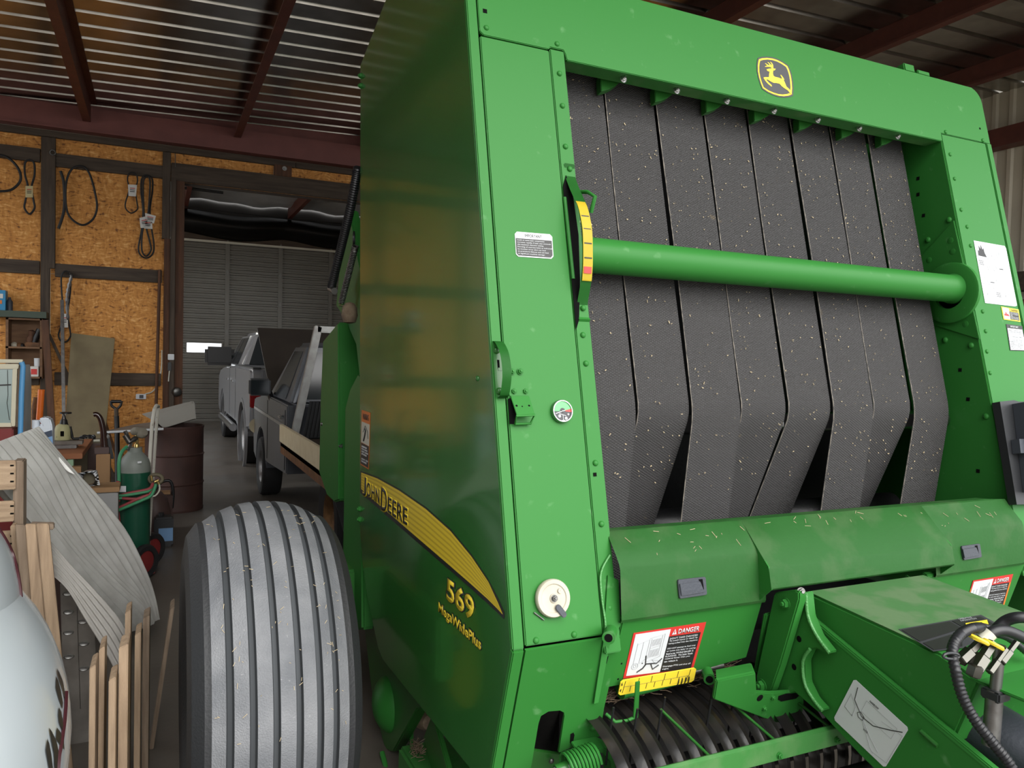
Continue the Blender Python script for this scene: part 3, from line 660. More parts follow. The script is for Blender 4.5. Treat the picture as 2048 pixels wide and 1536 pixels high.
# ---- belts
BX = [1.128] + GX + [2.762]
NEAR = (0, 2, 5, 7)
def belt_z(s, near):
    """point (Y,z) a distance s down the belt from z=2.66"""
    L1 = (2.66 - 1.50) * math.sqrt(1 + FK0 ** 2)
    if s <= L1: z = 2.66 - s / math.sqrt(1 + FK0 ** 2); return FK0 * z + FK1 + .13, z
    k = .125 if near else .44
    d = s - L1; z = 1.50 - d / math.sqrt(1 + k * k); y0 = FK0 * 1.50 + FK1 + .13
    e = min(d, .10); bl = k * (z - 1.5) * -1
    if d < .08: bl -= FK0 * 0.0
    return y0 + bl, z
for i in range(8):
    g = .0045; x0, x1 = BX[i] + g, BX[i + 1] - g; near = i in NEAR; rows = []; uvs = []
    lay = .002 if near else .0065
    n = 56
    for k in range(n + 1):
        s = 1.75 * k / n; pts = []
        # soften the bend over the roller
        acc = V3((0, 0, 0)); wsum = 0
        for j in range(-3, 4):
            y, z = belt_z(min(max(s + j * .012, 0), 1.8), near); acc += V3((0, y, z)); wsum += 1
        acc /= wsum
        wv = .0025 * math.sin(s * 5 + i * 2.1)
        rows.append([V3((x0 + wv, acc[1] + lay, acc[2])), V3((x1 + wv * .5, acc[1] + lay, acc[2]))])
        uvs.append([(i * .3 + 0, s), (i * .3 + (x1 - x0), s)])
    o = sheet('belt', rows, 'belt_rubber', B, .0055, 40, uvs)
    if i == 0: o['label'] = 'woven grey rubber belt'
    else: tube('belt_edge', [V3((r[0][0] - .0006, r[0][1] - .004 + .0006 * math.sin(j * 9.1), r[0][2])) for j, r in enumerate(rows)], [.0011 + .0007 * (j % 2) for j in range(len(rows))], 'belt_fray', o, 5)
lathe('belt_roller', [(0, 0), (.036, 0), (.036, 1.66), (0, 1.66)], (1.14, FK0 * 1.47 + FK1 + .20, 1.465), (1, 0, 0), 'chrome', B, 28)
lathe('lower_roller', [(0, 0), (.06, 0), (.06, 1.66), (0, 1.66)], (1.14, 2.22, 1.08), (1, 0, 0), 'black_paint', B, 24)
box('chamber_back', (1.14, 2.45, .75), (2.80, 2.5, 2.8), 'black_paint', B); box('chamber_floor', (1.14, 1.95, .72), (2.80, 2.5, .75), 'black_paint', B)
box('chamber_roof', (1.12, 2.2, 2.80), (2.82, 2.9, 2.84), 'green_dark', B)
# straw crumbs caught on the belts
bm = bmesh.new(); rnd = random.Random(3)
for k in range(800):
    i = rnd.randrange(8); near = i in NEAR; s = rnd.uniform(.08, 1.45); y, z = belt_z(s, near); x = rnd.uniform(BX[i] + .012, BX[i + 1] - .012)
    if abs(z - TZ) < .06: continue
    a = rnd.uniform(0, 6.28); l = rnd.uniform(.0008, .0032) * rnd.choice((.6, 1, 1, 1.5)); w = rnd.uniform(.0006, .0016); u = XA * math.cos(a) + FV * math.sin(a); v = XA * -math.sin(a) + FV * math.cos(a)
    add_box(bm, V3((x, y - .0015 + (.0 if near else .004), z)), u * l, v * w, FN * .0009)
st = bmobj('straw_crumbs', bm, 'straw', B); st['kind'] = 'stuff'
# ---- indicator: yellow graduated strap bowing forward
def strap(name, yz, x0, x1, t, mat, parent, smooth=40, sub=5):
    p = smoothpath([V3((0, y, z)) for y, z in yz], sub); rows = [[V3((x0, q[1], q[2])), V3((x1, q[1], q[2]))] for q in p]
    return sheet(name, rows, mat, parent, t, smooth)
iyz = [(1.986, 2.236), (1.984, 2.205), (1.955, 2.160), (1.905, 2.098), (1.884, 2.05), (1.874, 2.013), (1.868, 1.942), (1.870, 1.900), (1.876, 1.868), (1.888, 1.825), (1.889, 1.80), (1.886, 1.775)]
ind = strap('size_indicator', iyz, 1.078, 1.112, .004, 'green', B)
yy = [(y - .0036, z) for y, z in [(1.948, 2.146), (1.926, 2.12), (1.905, 2.095), (1.884, 2.05), (1.874, 2.013), (1.868, 1.942), (1.870, 1.895), (1.872, 1.884)]]
strap('indicator_decal', yy, 1.0795, 1.1105, .0008, 'decal_yellow', ind)
def iy(z):
    P = sorted([(zz, y) for y, zz in yy])
    for (a, b) in zip(P, P[1:]):
        if a[0] <= z <= b[0]: return a[1] + (b[1] - a[1]) * (z - a[0]) / (b[0] - a[0])
    return P[0][1]
for z in (2.068, 2.030, 1.989, 1.948): box('indicator_mark', (1.083, iy(z) - .0016, z - .0018), (1.107, iy(z) - .0002, z + .0018), 'decal_black', ind)
obox('indicator_mark', (1.0945, iy(1.916) - .0012, 1.914), (.0125, 0, 0), (0, .0008, 0), (0, 0, .0095), 'decal_red', ind)
for (px, py) in ((1139, 338), (1166, 616)): rivet(onX(px, py, 1.095) + V3((0, -.002, 0)), FN, .0085, ind)
bar('indicator_foot', (1.095, 1.890, 1.782), (1.095, 1.876, 1.772), .036, .012, 'green', ind)
tube('indicator_hook', [onX(1158, 384, 1.12), onX(1175, 384, 1.125), onX(1190, 393, 1.13), onX(1182, 425, 1.13)], .006, 'green', ind, 8)
decF('indicator_slot', [(1126, 372), (1132, 350), (1146, 392), (1157, 470), (1160, 560), (1158, 640), (1152, 660), (1146, 590), (1137, 500)], 'black_hole', lp, -.0012)
tube('slot_lip', [onF(1129, 395, .0), onF(1146, 558, .0)], .006, 'green', lp, 8)
# ---- IMPORTANT sticker, gauge, twine disc, handle, latch
MQ = [(1029, 463), (1104, 469), (1107, 518), (1032, 513)]
im = prism('important_sticker', [onF(*bil(MQ, u, v), -.001) for u, v in ((.06, 0), (.94, 0), (1, .1), (1, .9), (.94, 1), (.06, 1), (0, .9), (0, .1))], FN * .0006, 'decal_white', lp)
decF('sticker_field', [bil(MQ, u, v) for u, v in ((.02, .26), (.98, .26), (.98, .86), (.93, .95), (.07, .95), (.02, .86))], 'decal_black', im, -.0018)
tq('sticker_text', 'IMPORTANT', MQ, .27, .72, .07, .19, 'decal_black', im, off=-.002)
for k, s in enumerate(('Loads on some baler components', 'increase rapidly if bale size exceeds', 'the maximum diameter setting.', 'Forming of oversize bales as indicated', 'by monitor error alert can lead', 'to premature failures and can lead', 'to significant machine damage.')):
    tq('sticker_text', s, MQ, .06, .06 + .024 * len(s), .30 + k * .09, .36 + k * .09, 'decal_white', im, off=-.0026)
gc = onF(1121.3, 823.5, 0); gr = .0315
ga = lathe('pressure_gauge', [(0, 0), (gr, 0), (gr, .010), (gr * .94, .014), (gr * .86, .014), (gr * .84, .010), (0, .010)], gc, FN, 'chrome', lp, 40)
def gpt(r, a, h): 
    a = math.radians(a); return gc + (XA * math.cos(a) + FV * math.sin(a)) * r * gr + FN * h
def fan(a0, a1, r0, r1, n=16): return [gpt(r1, a0 + (a1 - a0) * k / n, .0105) for k in range(n + 1)] + [gpt(r0, a1 + (a0 - a1) * k / n, .0105) for k in range(n + 1)]
prism('gauge_face', [gpt(.84, k * 10, .0100) for k in range(36)], FN * .0004, 'decal_grey', ga)
prism('gauge_face_green', fan(14, 180, .28, .84), FN * .0006, 'gauge_green', ga); prism('gauge_face_red', fan(-6, 13, .28, .84), FN * .0006, 'decal_red', ga)
def gl(p, w=.0009): return tube('gauge_print', [gc + XA * (a * gr) + FV * (b * gr) + FN * .0112 for a, b in p], w, 'decal_white', ga, 5)
gl([(-.7, -.22), (0, 0), (.25, .07)], .0013); place('gauge_hub', rivet_mesh('chrome'), gc + FN * .011, FN, ga, .0035)
gl([(-.35, -.22), (.3, -.42)]); gl([(0, -.3), (0, -.8)]); gl([(-.15, -.8), (.15, -.8)]); gl([(.42, -.28), (.62, -.28)], .0012); gl([(.52, -.18), (.52, -.38)], .0012)
for (a, b) in ((-.32, -.42), (.30, -.62)): prism('gauge_print', [gc + XA * ((a + .13 * math.cos(t)) * gr) + FV * ((b + .13 * math.sin(t)) * gr) + FN * .0105 for t in [k * math.pi / 8 for k in range(16)]], FN * .0006, 'decal_white', ga)
dc = onF(1102, 1196, 0)
ds = lathe('twine_disc', [(0, 0), (.046, 0), (.048, .004), (.048, .014), (.0455, .018), (.036, .0175), (.034, .015), (.030, .0145), (.012, .015), (.011, .018), (0, .018)], dc, FN, 'cream_plastic', lp, 44)
bolt(dc + FN * .018, FN, .0075, ds, 'zinc')
lathe('disc_post', [(0, 0), (.006, 0), (.006, .003), (.002, .003), (0, .001)], onF(1113.5, 1181, -.0) + FN * .016, FN, 'cream_plastic', ds, 16)
c1 = onF(1109, 1214, 0) + FN * .0185; c2 = onF(1120, 1228, 0) + FN * .0185; dd = (c2 - c1); pp = dd.normalized().cross(FN)
rt = .0078; tabp = [c1 + (pp * math.cos(t) - dd.normalized() * math.sin(t)) * rt for t in [math.pi * k / 8 for k in range(9)]] + [c2 + (-pp * math.cos(t) + dd.normalized() * math.sin(t)) * rt for t in [math.pi * k / 8 for k in range(9)]]
prism('disc_tab', tabp, FN * .004, 'grey_plastic', ds, .0012)
tube('disc_clip', [onF(1068, 1225, -.004), onF(1088, 1240, -.004)], .0018, 'zinc', ds, 6)
# grab handle at the corner
hyz = [(1.880, 1.700), (1.858, 1.706), (1.838, 1.701), (1.812, 1.680), (1.797, 1.655), (1.788, 1.62), (1.792, 1.588), (1.803, 1.563), (1.825, 1.556), (1.845, 1.556)]
hd = strap('grab_handle', hyz, .806, .832, .005, 'green', cf)
rivet(FP(.815, 1.682, -.006), FN, .010, hd, 'green_dark'); rivet(FP(.815, 1.575, -.006), FN, .010, hd, 'green_dark')
obox('handle_slot', FP(.818, 1.645, -.0055), (.003, 0, 0), FV * .012, FN * .0005, 'black_hole', hd); obox('handle_slot', FP(.822, 1.632, -.0058), (.006, 0, 0), FV * .004, FN * .0005, 'green_dark', hd)
obox('handle_back', FP(.818, 1.63, -.0048), (.013, 0, 0), FV * .072, FN * .0005, 'green_dark', hd)
for (px, py) in ((1024, 743), (1040, 743), (1027, 783), (1050, 783)): bolt(onF(px, py, -.002), FN, .0075, lp, 'green')
def onFo(px, py, off): return onF(px, py, off)
lb = decF('latch_bracket', [(1017, 775), (1056, 775), (1056, 792), (1018, 792)], 'green', lp, 0, .004)
q = [(1020, 792), (1057, 792), (1069, 830), (1033, 832)]
la = prism('latch_arm', [onF(1020, 792, -.004), onF(1057, 792, -.004), onF(1069, 830, -.030), onF(1033, 832, -.030)], FN * .004, 'green', lb, .001)
tube('latch_loop', [onF(1033, 832, -.032), onF(1069, 830, -.032), onF(1061, 847, -.012), onF(1030, 848, -.012)], .0035, 'green', lb, 8, True)
decF('latch_cutout', [(1016, 798), (1020, 796), (1034, 832), (1032, 848), (1019, 848)], 'black_hole', lp, -.0012)
for (px, py) in ((1033, 812), (1044, 814), (1058, 812)): place('hole', rivet_mesh('black_hole'), onF(px, py, -.0205), FN, la, .0035)
# ---- lower left folded panel with the round-topped cutout
outer = [LP(.838, .938), LP(1.115, .938)] + [onL(px, py) for px, py in ((1208, 1417), (1200, 1472))] + [onL(1118, 1505), onL(1129, 1432), onL(1128, 1425), onL(1120, 1421), onL(1097, 1423), onL(1082, 1432), onL(1077, 1447), onL(1058, 1560), LP(.838, .50)]
llp = prism('lower_panel', outer, -LN * .008, 'green', B, .0)
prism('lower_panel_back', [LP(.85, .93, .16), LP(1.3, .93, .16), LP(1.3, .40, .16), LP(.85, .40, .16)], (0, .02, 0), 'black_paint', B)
prism('panel_arm', [onL(1062, 1500, .04), onL(1150, 1512, .04), onL(1150, 1600, .04), onL(1050, 1600, .04)], -LN * .01, 'green_dark', llp, .002)
rivet(onL(1185, 1457), LN, .0085, llp); rivet(onL(1103, 1522, .03), LN, .008, llp, 'zinc')
prism('slot', [onL(1141, 1468, -.001), onL(1147, 1465, -.001), onL(1149, 1470, -.001), onL(1146, 1484, -.001), onL(1140, 1486, -.001)], LN * .0005, 'black_hole', llp)
# coil spring with its cup
sc = onL(1160, 1526, -.085); sd = (onL(1215, 1500, -.05) - onL(1120, 1535, -.05)).normalized()
hel = []
for k in range(0, 9 * 14 + 1):
    a = 2 * math.pi * k / 14; x_, y_ = perp(sd); hel.append(sc + sd * (-.045 + .010 * k / 14) + (x_ * math.cos(a) + y_ * math.sin(a)) * .036)
spg = tube('coil_spring', hel, .0042, 'green', llp, 7)
lathe('spring_core', [(0, -.07), (.018, -.07), (.018, .05), (0, .05)], sc, sd, 'green_dark', spg, 16)
bolt(sc - sd * .066, -sd, .013, spg, 'zinc')
cupc = [onL(1141, 1482, -.0), onL(1190, 1472, -.0), onL(1204, 1478, -.0), onL(1214, 1498, -.0), onL(1222, 1560, -.0), onL(1208, 1560, 0), onL(1204, 1500, 0), onL(1188, 1482, 0), onL(1142, 1491, 0)]
prism('spring_cup', cupc, LN * .045, 'green', llp, .002)
# ---- lower strip, weld beads, pipe stub
tube('weld_bead', smoothpath([onF(1220, 1110, -.004), onF(1202, 1145, -.004), onF(1203, 1190, -.004), onF(1210, 1240, -.004), onF(1212, 1270, -.004)], 5), .0032, 'weld', ls, 8)
rivet(onF(1219, 1216), FN, .0085, ls)
prism('side_lug', [onF(1214, 1150, -.001), onF(1236, 1160, -.001), onF(1240, 1250, -.001), onF(1218, 1290, -.001), onL(1196, 1405, -.006), onL(1186, 1408, -.006), onF(1206, 1280, -.001)], FN * .004, 'green', B, .001)
st_ = lathe('pipe_stub', [(.010, 0), (.0165, 0), (.0165, .06), (0, .06), (0, .002), (.010, .002)], onPl(1217, 1276, LP(0, .9, -.05), LN), V3((.6, .75, -.05)), 'green', B, 20)
lathe('pipe_stub', [(.010, 0), (.0165, 0), (.0165, .05), (0, .05), (0, .002), (.010, .002)], onPl(1419, 1359, LP(0, .8, -.035), LN), V3((.5, .85, .05)), 'green', B, 20)
for (px, py, z_, o_, ax) in ((1217, 1276, .9, -.05, (.6, .75, -.05)), (1419, 1359, .8, -.035, (.5, .85, .05))): lathe('stub_bore', [(0, 0), (.0105, 0), (.0105, .0008), (0, .0008)], onPl(px, py, LP(0, z_, o_), LN) - V3(ax).normalized() * .0006, V3(ax), 'black_hole', st_, 16)
# ---- lower cover (three sections of bent sheet)
A_, B_, C_ = (1.747, 1.198), (1.682, 1.128), (1.662, .979)
def cover(name, x0, x1, prof, chL=0.0, chR=0.0, parent=B):
    rows = []
    for j, (y, z) in enumerate(prof):
        xa = x0 + (chL if j <= 1 else 0); xb = x1 - (chR if j <= 1 else 0); rows.append([V3((xa + (xb - xa) * k / 6, y, z)) for k in range(7)])
    o = sheet(name, rows, 'green_dusty', parent, .004, 25); return o
ctop = [(1.80, 1.196), (1.752, 1.200), (1.745, 1.197)]
cl = cover('lower_cover', 1.108, 1.60, ctop + [(1.70, 1.150), B_, (1.676, 1.115), (1.6625, .985), (1.666, .977), (1.69, .976)])
cc = cover('lower_cover', 1.575, 2.355, ctop + [(1.70, 1.154), (1.634, 1.092), (1.629, 1.083), (1.617, 1.032), (1.622, 1.026), (1.70, 1.024)])
cr = cover('lower_cover', 2.33, 2.80, ctop + [(1.72, 1.168), B_, (1.676, 1.115), (1.6625, .985), (1.666, .977), (1.69, .976)], 0, .08)
for x in (1.575, 2.355):
    s = 1 if x < 2 else -1
    prism('cover_end', [V3((x, 1.70, 1.151)), V3((x, 1.632, 1.091)), V3((x, 1.617, 1.030)), V3((x, 1.665, .985)), V3((x, 1.69, 1.10))], (.004 * s, 0, 0), 'green', cc)
# latches on the cover
def latch(q, parent):
    def w(u, v, d): return onPl(*bil(q, u, v), V3((1.2, 1.670 - d, 1.05)), V3((0, -1, .13)).normalized())
    n_ = V3((0, -1, .13)).normalized()
    o = prism('cover_latch', [w(u, v, .001) for u, v in ((.03, 0), (.97, 0), (1, .06), (1, .94), (.97, 1), (.03, 1), (0, .94), (0, .06))], n_ * .006, 'grey_plastic', parent, .0012)
    prism('latch_paddle', [w(.08, .24, .0075), w(.82, .24, .0075), w(.94, .86, .0075), w(.10, .88, .0075)], n_ * .003, 'grey_plastic', o, .001)
    prism('latch_pit', [w(.78, .12, .0075), w(.92, .12, .0075), w(.94, .72, .0075)], n_ * .0006, 'black_hole', o)
latch([(1353, 1159), (1409, 1153), (1412, 1189), (1357, 1197)], cl); latch([(1920, 1092), (1957, 1087), (1961, 1114), (1925, 1120)], cr)
# ---- danger panel below the cover
DO = .010
def D(px, py, off=0.0): return onL(px, py, DO + off)
dp = prism('feed_panel', [LP(1.118, .985, DO), LP(1.60, .985, DO), LP(1.60, .79, DO), LP(1.45, .775, DO), LP(1.118, .775, DO)], -LN * .02, 'green', B, .003)
dp2 = prism('feed_panel', [LP(2.30, .985, DO), LP(2.82, .985, DO), LP(2.82, .70, DO), LP(2.30, .70, DO)], -LN * .02, 'green', B, .003)
prism('panel_rib', [D(1526, 1226, -.002), D(1541, 1222, -.002), D(1520, 1340, -.002), D(1506, 1342, -.002)], LN * .010, 'green', dp, .003)
DQ = [(1267, 1266), (1412, 1244), (1385, 1341), (1246, 1357)]
def danger(q, fn, parent, orange=False):
    o = prism('danger_sign', [fn(*p, -.001) for p in q], LN * .0008, 'decal_red' if not orange else 'decal_orange', parent)
    f2 = lambda px, py, off=0: fn(px, py, off)
    if orange: prism('sign_red', [fn(*bil(q, u, v), -.0014) for u, v in ((0, 0), (1, 0), (1, .2), (0, .2))], LN * .0008, 'decal_red', o)
    prism('sign_picture', [fn(*bil(q, u, v), -.0022) for u, v in ((.035, .04), (.52, .04), (.52, .95), (.035, .95))], LN * .0006, 'decal_white', o)
    prism('sign_text_field', [fn(*bil(q, u, v), -.0022) for u, v in ((.52, .20), (.965, .20), (.965, .95), (.52, .95))], LN * .0006, 'decal_black', o)
    T = lambda s, u0, u1, v0, v1, m='decal_white', b=0.0: tq('sign_text', s, q, u0, u1, v0, v1, m, o, fn, -.0032, b)
    T('DANGER', .64, .93, .065, .165, b=.02)
    prism('sign_triangle', [fn(*bil(q, u, v), -.003) for u, v in ((.555, .165), (.62, .165), (.587, .05))], LN * .0006, 'decal_white', o)
    prism('sign_triangle_mark', [fn(*bil(q, u, v), -.0038) for u, v in ((.582, .14), (.592, .14), (.592, .09), (.582, .09))], LN * .0006, 'decal_red', o)
    for k, (s, u1) in enumerate((("DON'T TAKE CHANCES!", .93), ('To avoid injury or death by', .94), ('being pulled into the machine:', .95), ('', 0), ('DO NOT attempt to feed crop', .94), ('or twine into baler or unplug', .95), ('feed area WHILE BALER IS', .93), ('RUNNING.  The baler feeds', .93), ('material faster than you', .90), ('can release it.', .74), ('', 0), ('Disengage PTO and shut off', .94), ('engine.', .64))):
        if s: T(s, .545, u1, .232 + k * .054, .268 + k * .054)
    def L_(p, w=.0007, m='decal_line'): tube('sign_print', [fn(*bil(q, u, v), -.003) for u, v in p], w, m, o, 5)
    L_([(.10, .25), (.10, .72), (.20, .70), (.26, .62), (.26, .2), (.10, .28)]); L_([(.18, .24), (.18, .70)]); L_([(.26, .18), (.46, .12), (.46, .60), (.30, .68)]); L_([(.29, .2), (.29, .62)]); L_([(.43, .14), (.43, .58)])
    for k in range(7): L_([(.31 + k * .017, .22 - k * .003), (.31 + k * .017, .36 - k * .003)]); L_([(.31 + k * .017, .44 - k * .003), (.31 + k * .017, .60 - k * .003)])
    L_([(.29, .40), (.43, .36)]); L_([(.36, .66), (.48, .70), (.50, .74), (.40, .72), (.36, .66)]); L_([(.26, .70), (.34, .66)])
    for r_ in (.02, .045): L_([(.13 + r_ * math.cos(t), .76 + r_ * 1.5 * math.sin(t)) for t in [k * math.pi / 6 for k in range(13)]])
    for p in ([(.259, .551), (.279, .733), (.411, .744), (.437, .751), (.502, .654)], [(.359, .753), (.401, .866), (.476, .79)], [(.179, .896), (.252, .823), (.285, .74)]): L_(p, .0021, 'decal_black')
    place('sign_head', rivet_mesh('decal_black'), fn(*bil(q, .228, .709), -.0022), LN, o, (.0042, .0042, .001))
danger(DQ, D, dp)
DQ2 = [(1946, 1161), (2026, 1148), (2003, 1228), (1922, 1240)]
danger(DQ2, lambda px, py, off=0: onL(px, py, DO + off), dp2, True)
# yellow scale
YQ = [(1241, 1360), (1392, 1334), (1386, 1362), (1235, 1390)]
ys = prism('scale_plate', [onL(*bil(YQ, u, v), -.004) for u, v in ((.03, 0), (.97, 0), (1, .12), (1, .88), (.97, 1), (.03, 1), (0, .88), (0, .12))], LN * .003, 'decal_yellow', dp)
def yl(u0, v0, u1, v1, w=.0009): tube('scale_mark', [onL(*bil(YQ, u0, v0), -.0075), onL(*bil(YQ, u1, v1), -.0075)], w, 'decal_black', ys, 5)
yl(.06, .53, .93, .53, .0004); yl(.075, .14, .06, .92); yl(.935, .12, .92, .9)
for k in range(4): yl(.255 + k * .173, .1, .25 + k * .173, .53)
for k in range(8): yl(.16 + k * .107, .53, .155 + k * .107, .9)
tq('scale_text', '6', YQ, .022, .045, .2, .42, 'decal_black', ys, onL, -.008); tq('scale_text', '4', YQ, .016, .04, .62, .84, 'decal_black', ys, onL, -.008)
prism('pointer_strap', [onL(1270, 1363, -.035), onL(1279, 1361, -.035), onL(1275, 1434, -.035), onL(1265, 1436, -.035)], LN * .004, 'green', dp, .001)
tube('pointer_strap', [onL(1270, 1434, -.035), onL(1255, 1441, -.035), onL(1231, 1444, -.03), onL(1212, 1428, .0)], .005, 'green', dp, 8)
for (px, py) in ((1243, 1327), (1236, 1358)): place('hole', rivet_mesh('black_hole'), D(px, py, .0005), LN, dp, (.004, .004, .001))
prism('slot', [D(1213, 1315, -.012), D(1217, 1312, -.012), D(1213, 1327, -.012), D(1210, 1326, -.012)], LN * .0006, 'black_hole', dp)
# cylinder and rod under the panel edge
cyl('hydraulic_cylinder', LP(1.17, .755, .02), LP(1.40, .77, .02), .026, 'green', B, 18); cyl('cylinder_rod', LP(1.40, .77, .02), LP(1.52, .775, .02), .011, 'steel_worn', B, 14)
for k in range(4): tube('hose_clamp', [LP(1.345 + k * .012, .768, .02) + (V3((0, math.cos(t), math.sin(t))) * .028) for t in [q_ * math.pi / 8 for q_ in range(16)]], .0018, 'hose_black', B, 5, True)
# ---- tongue: side plates, cover, gussets
TXL, TXR = 1.69, 2.24
def ttop(y): return .787 + .32 * (y - 1.076)
tp = [V3((TXL, y, ttop(y))) for y in (1.70, .15)] + [V3((TXL, .15, ttop(.15) - .25)), V3((TXL, 1.40, ttop(1.40) - .25)), V3((TXL, 1.62, ttop(1.62) - .23)), V3((TXL, 1.72, ttop(1.72) - .12))]
tg = prism('tongue', tp, (.012, 0, 0), 'green', B, .003)
prism('tongue_plate', [p + V3((TXR - TXL, 0, 0)) for p in tp], (-.012, 0, 0), 'green', tg, .003)
tube('tongue_edge', [V3((TXL + .012, 1.66, ttop(1.66) - .012)), V3((TXL + .012, .15, ttop(.15) - .012))], .013, 'green', tg, 12)
prism('tongue_floor', [V3((TXL + .012, .15, ttop(.15) - .24)), V3((TXR - .012, .15, ttop(.15) - .24)), V3((TXR - .012, 1.5, ttop(1.5) - .24)), V3((TXL + .012, 1.5, ttop(1.5) - .24))], (0, 0, -.01), 'green_dark', tg)
tube('tongue_slot', [onX(1842, 1462, TXL - .001), onX(1876, 1492, TXL - .001)], .006, 'green_dark', tg, 8)
# tongue cover box
CVL, CVR = 1.712, 2.21
cov = [V3((CVL, 1.628, 1.008)), V3((CVL, 1.205, .979)), V3((CVL, 1.105, .949)), V3((CVL, 1.165, .776)), V3((CVL, 1.60, .93))]
cvb = prism('tongue_cover', cov, (CVR - CVL, 0, 0), 'green', B, .006)
cn = (cov[1] - cov[0]).cross(XA).normalized()
if cn[2] < 0: cn = -cn
def CT(px, py, off=0.0): return onPl(px, py, cov[0] + cn * off, cn)
prism('cover_top_sheet', [V3((CVL + .004, 1.618, 1.0085)), V3((CVR - .004, 1.618, 1.0085)), V3((CVR - .004, 1.215, .981)), V3((CVL + .004, 1.215, .981))], cn * .0015, 'green_grime', cvb)
ip = prism('instruction_plate', [CT(px, py, .003) for px, py in ((1797, 1259), (1962, 1230), (2008, 1255), (1926, 1296), (1866, 1303))], cn * .0008, 'decal_grey', cvb)
prism('instruction_field', [CT(px, py, .0045) for px, py in ((1803, 1260), (1900, 1243), (1925, 1257), (1840, 1283))], cn * .0006, 'decal_black', ip); prism('instruction_field', [CT(px, py, .0045) for px, py in ((1904, 1242), (1960, 1233), (1990, 1249), (1930, 1257))], cn * .0006, 'decal_black', ip); prism('instruction_field', [CT(px, py, .0045) for px, py in ((1846, 1286), (1922, 1264), (1925, 1292), (1868, 1300))], cn * .0006, 'decal_black', ip)
textq('instruction_text', 'OPERATING\nINFORMATION', CT(1922, 1243, .006), CT(1954, 1238, .006), CT(1916, 1237, .006), 'decal_line', ip)
yt = prism('number_tag', [CT(px, py, .008) for px, py in ((1931, 1247), (1974, 1240), (1978, 1252), (1934, 1257))], cn * .001, 'decal_yellow', ip)
textq('tag_text', '2 3 5 3', CT(1938, 1254, .0095), CT(1966, 1250, .0095), CT(1936, 1248, .0095), 'decal_black', yt)
# white routing diagram on the tongue
TQ = [(1709, 1357), (1818, 1457), (1770, 1536), (1667, 1438)]
def TS(px, py, off=0.0): return onX(px, py, TXL + off)
rd = prism('routing_sticker', [TS(*bil(TQ, u, v), -.001) for u, v in ((.03, 0), (.97, 0), (1, .04), (1, .96), (.97, 1), (.03, 1), (0, .96), (0, .04))], (-.0006, 0, 0), 'decal_white', tg)
def tl(p, w=.0006, m='decal_line'): tube('print_line', [TS(*bil(TQ, u, v), -.002) for u, v in p], w, m, rd, 5)
tl([(.10, .10), (.14, .35), (.34, .52), (.55, .50), (.80, .30), (.95, .16)], .0011, 'decal_black'); tl([(.34, .52), (.60, .74), (.80, .86)]); tl([(.36, .56), (.66, .90), (.74, .95)]); tl([(.06, .30), (.20, .46), (.22, .66), (.06, .62), (.06, .30)])
tl([(.30, .18), (.86, .18), (.86, .44), (.30, .44), (.30, .18)], .0004); tl([(.62, .30), (.98, .22), (.98, .9), (.70, .94)], .0004); tl([(.30, .46), (.38, .50), (.38, .58), (.30, .58), (.26, .52), (.30, .46)], .0008, 'decal_black')
textq('print_text', 'NARROW', TS(*bil(TQ, .34, .16), -.002), TS(*bil(TQ, .50, .16), -.002), TS(*bil(TQ, .34, .12), -.002), 'decal_black', rd); textq('print_text', 'WIDE', TS(*bil(TQ, .45, .72), -.002), TS(*bil(TQ, .53, .72), -.002), TS(*bil(TQ, .45, .68), -.002), 'decal_black', rd)
# bracket channel, gusset, lower bracket
def BX_(px, py, x=1.62): return onX(px, py, x)
ch = prism('bracket_channel', [BX_(1547, 1188), (BX_(1553, 1184)), BX_(1590, 1180), BX_(1598, 1184), BX_(1598, 1200), BX_(1560, 1330), BX_(1541, 1384), BX_(1532, 1386), BX_(1512, 1380), BX_(1512, 1350)], (.03, 0, 0), 'green', B, .004)
bolt(BX_(1572, 1207), (-1, 0, 0), .013, ch, 'green'); bolt(BX_(1524, 1371), (-1, 0, 0), .015, ch, 'green')
gp = prism('tongue_gusset', [BX_(px, py, 1.655) for px, py in ((1555, 1192), (1612, 1184), (1617, 1232), (1634, 1272), (1660, 1305), (1655, 1309), (1634, 1297), (1618, 1300), (1608, 1322), (1610, 1365), (1626, 1398), (1646, 1420), (1636, 1425), (1590, 1385), (1530, 1400), (1545, 1290))], (.03, 0, 0), 'green', B, .003)
tube('weld_bead', smoothpath([BX_(1612, 1186, 1.652), BX_(1616, 1232, 1.652), BX_(1634, 1272, 1.652), BX_(1659, 1306, 1.652)], 4), .005, 'weld', gp, 8); tube('weld_bead', smoothpath([BX_(1620, 1298, 1.652), BX_(1606, 1322, 1.652), BX_(1609, 1365, 1.652), BX_(1626, 1398, 1.652), BX_(1645, 1421, 1.652)], 4), .005, 'weld', gp, 8)
for (px, py) in ((1598, 1278), (1588, 1334)): place('hole', rivet_mesh('black_hole'), BX_(px, py, 1.6545), (-1, 0, 0), gp, (.009, .009, .001))
bolt(onX(1602, 1184, 1.64), (-.4, -1, .3), .010, gp, 'zinc')
def BR(px, py, off=0.0): return onL(px, py, -.13 + off)
lbk = prism('lower_bracket', [BR(px, py) for px, py in ((1434, 1362), (1512, 1346), (1514, 1384), (1542, 1386), (1600, 1382), (1609, 1400), (1605, 1432), (1590, 1444), (1552, 1446), (1428, 1399))], -LN * .012, 'green', B, .003)
prism('bracket_flange', [BR(1433, 1342, .07), BR(1504, 1328, .07), BR(1512, 1348, .0), BR(1434, 1363, .0)], -LN * .006, 'green', lbk, .002)
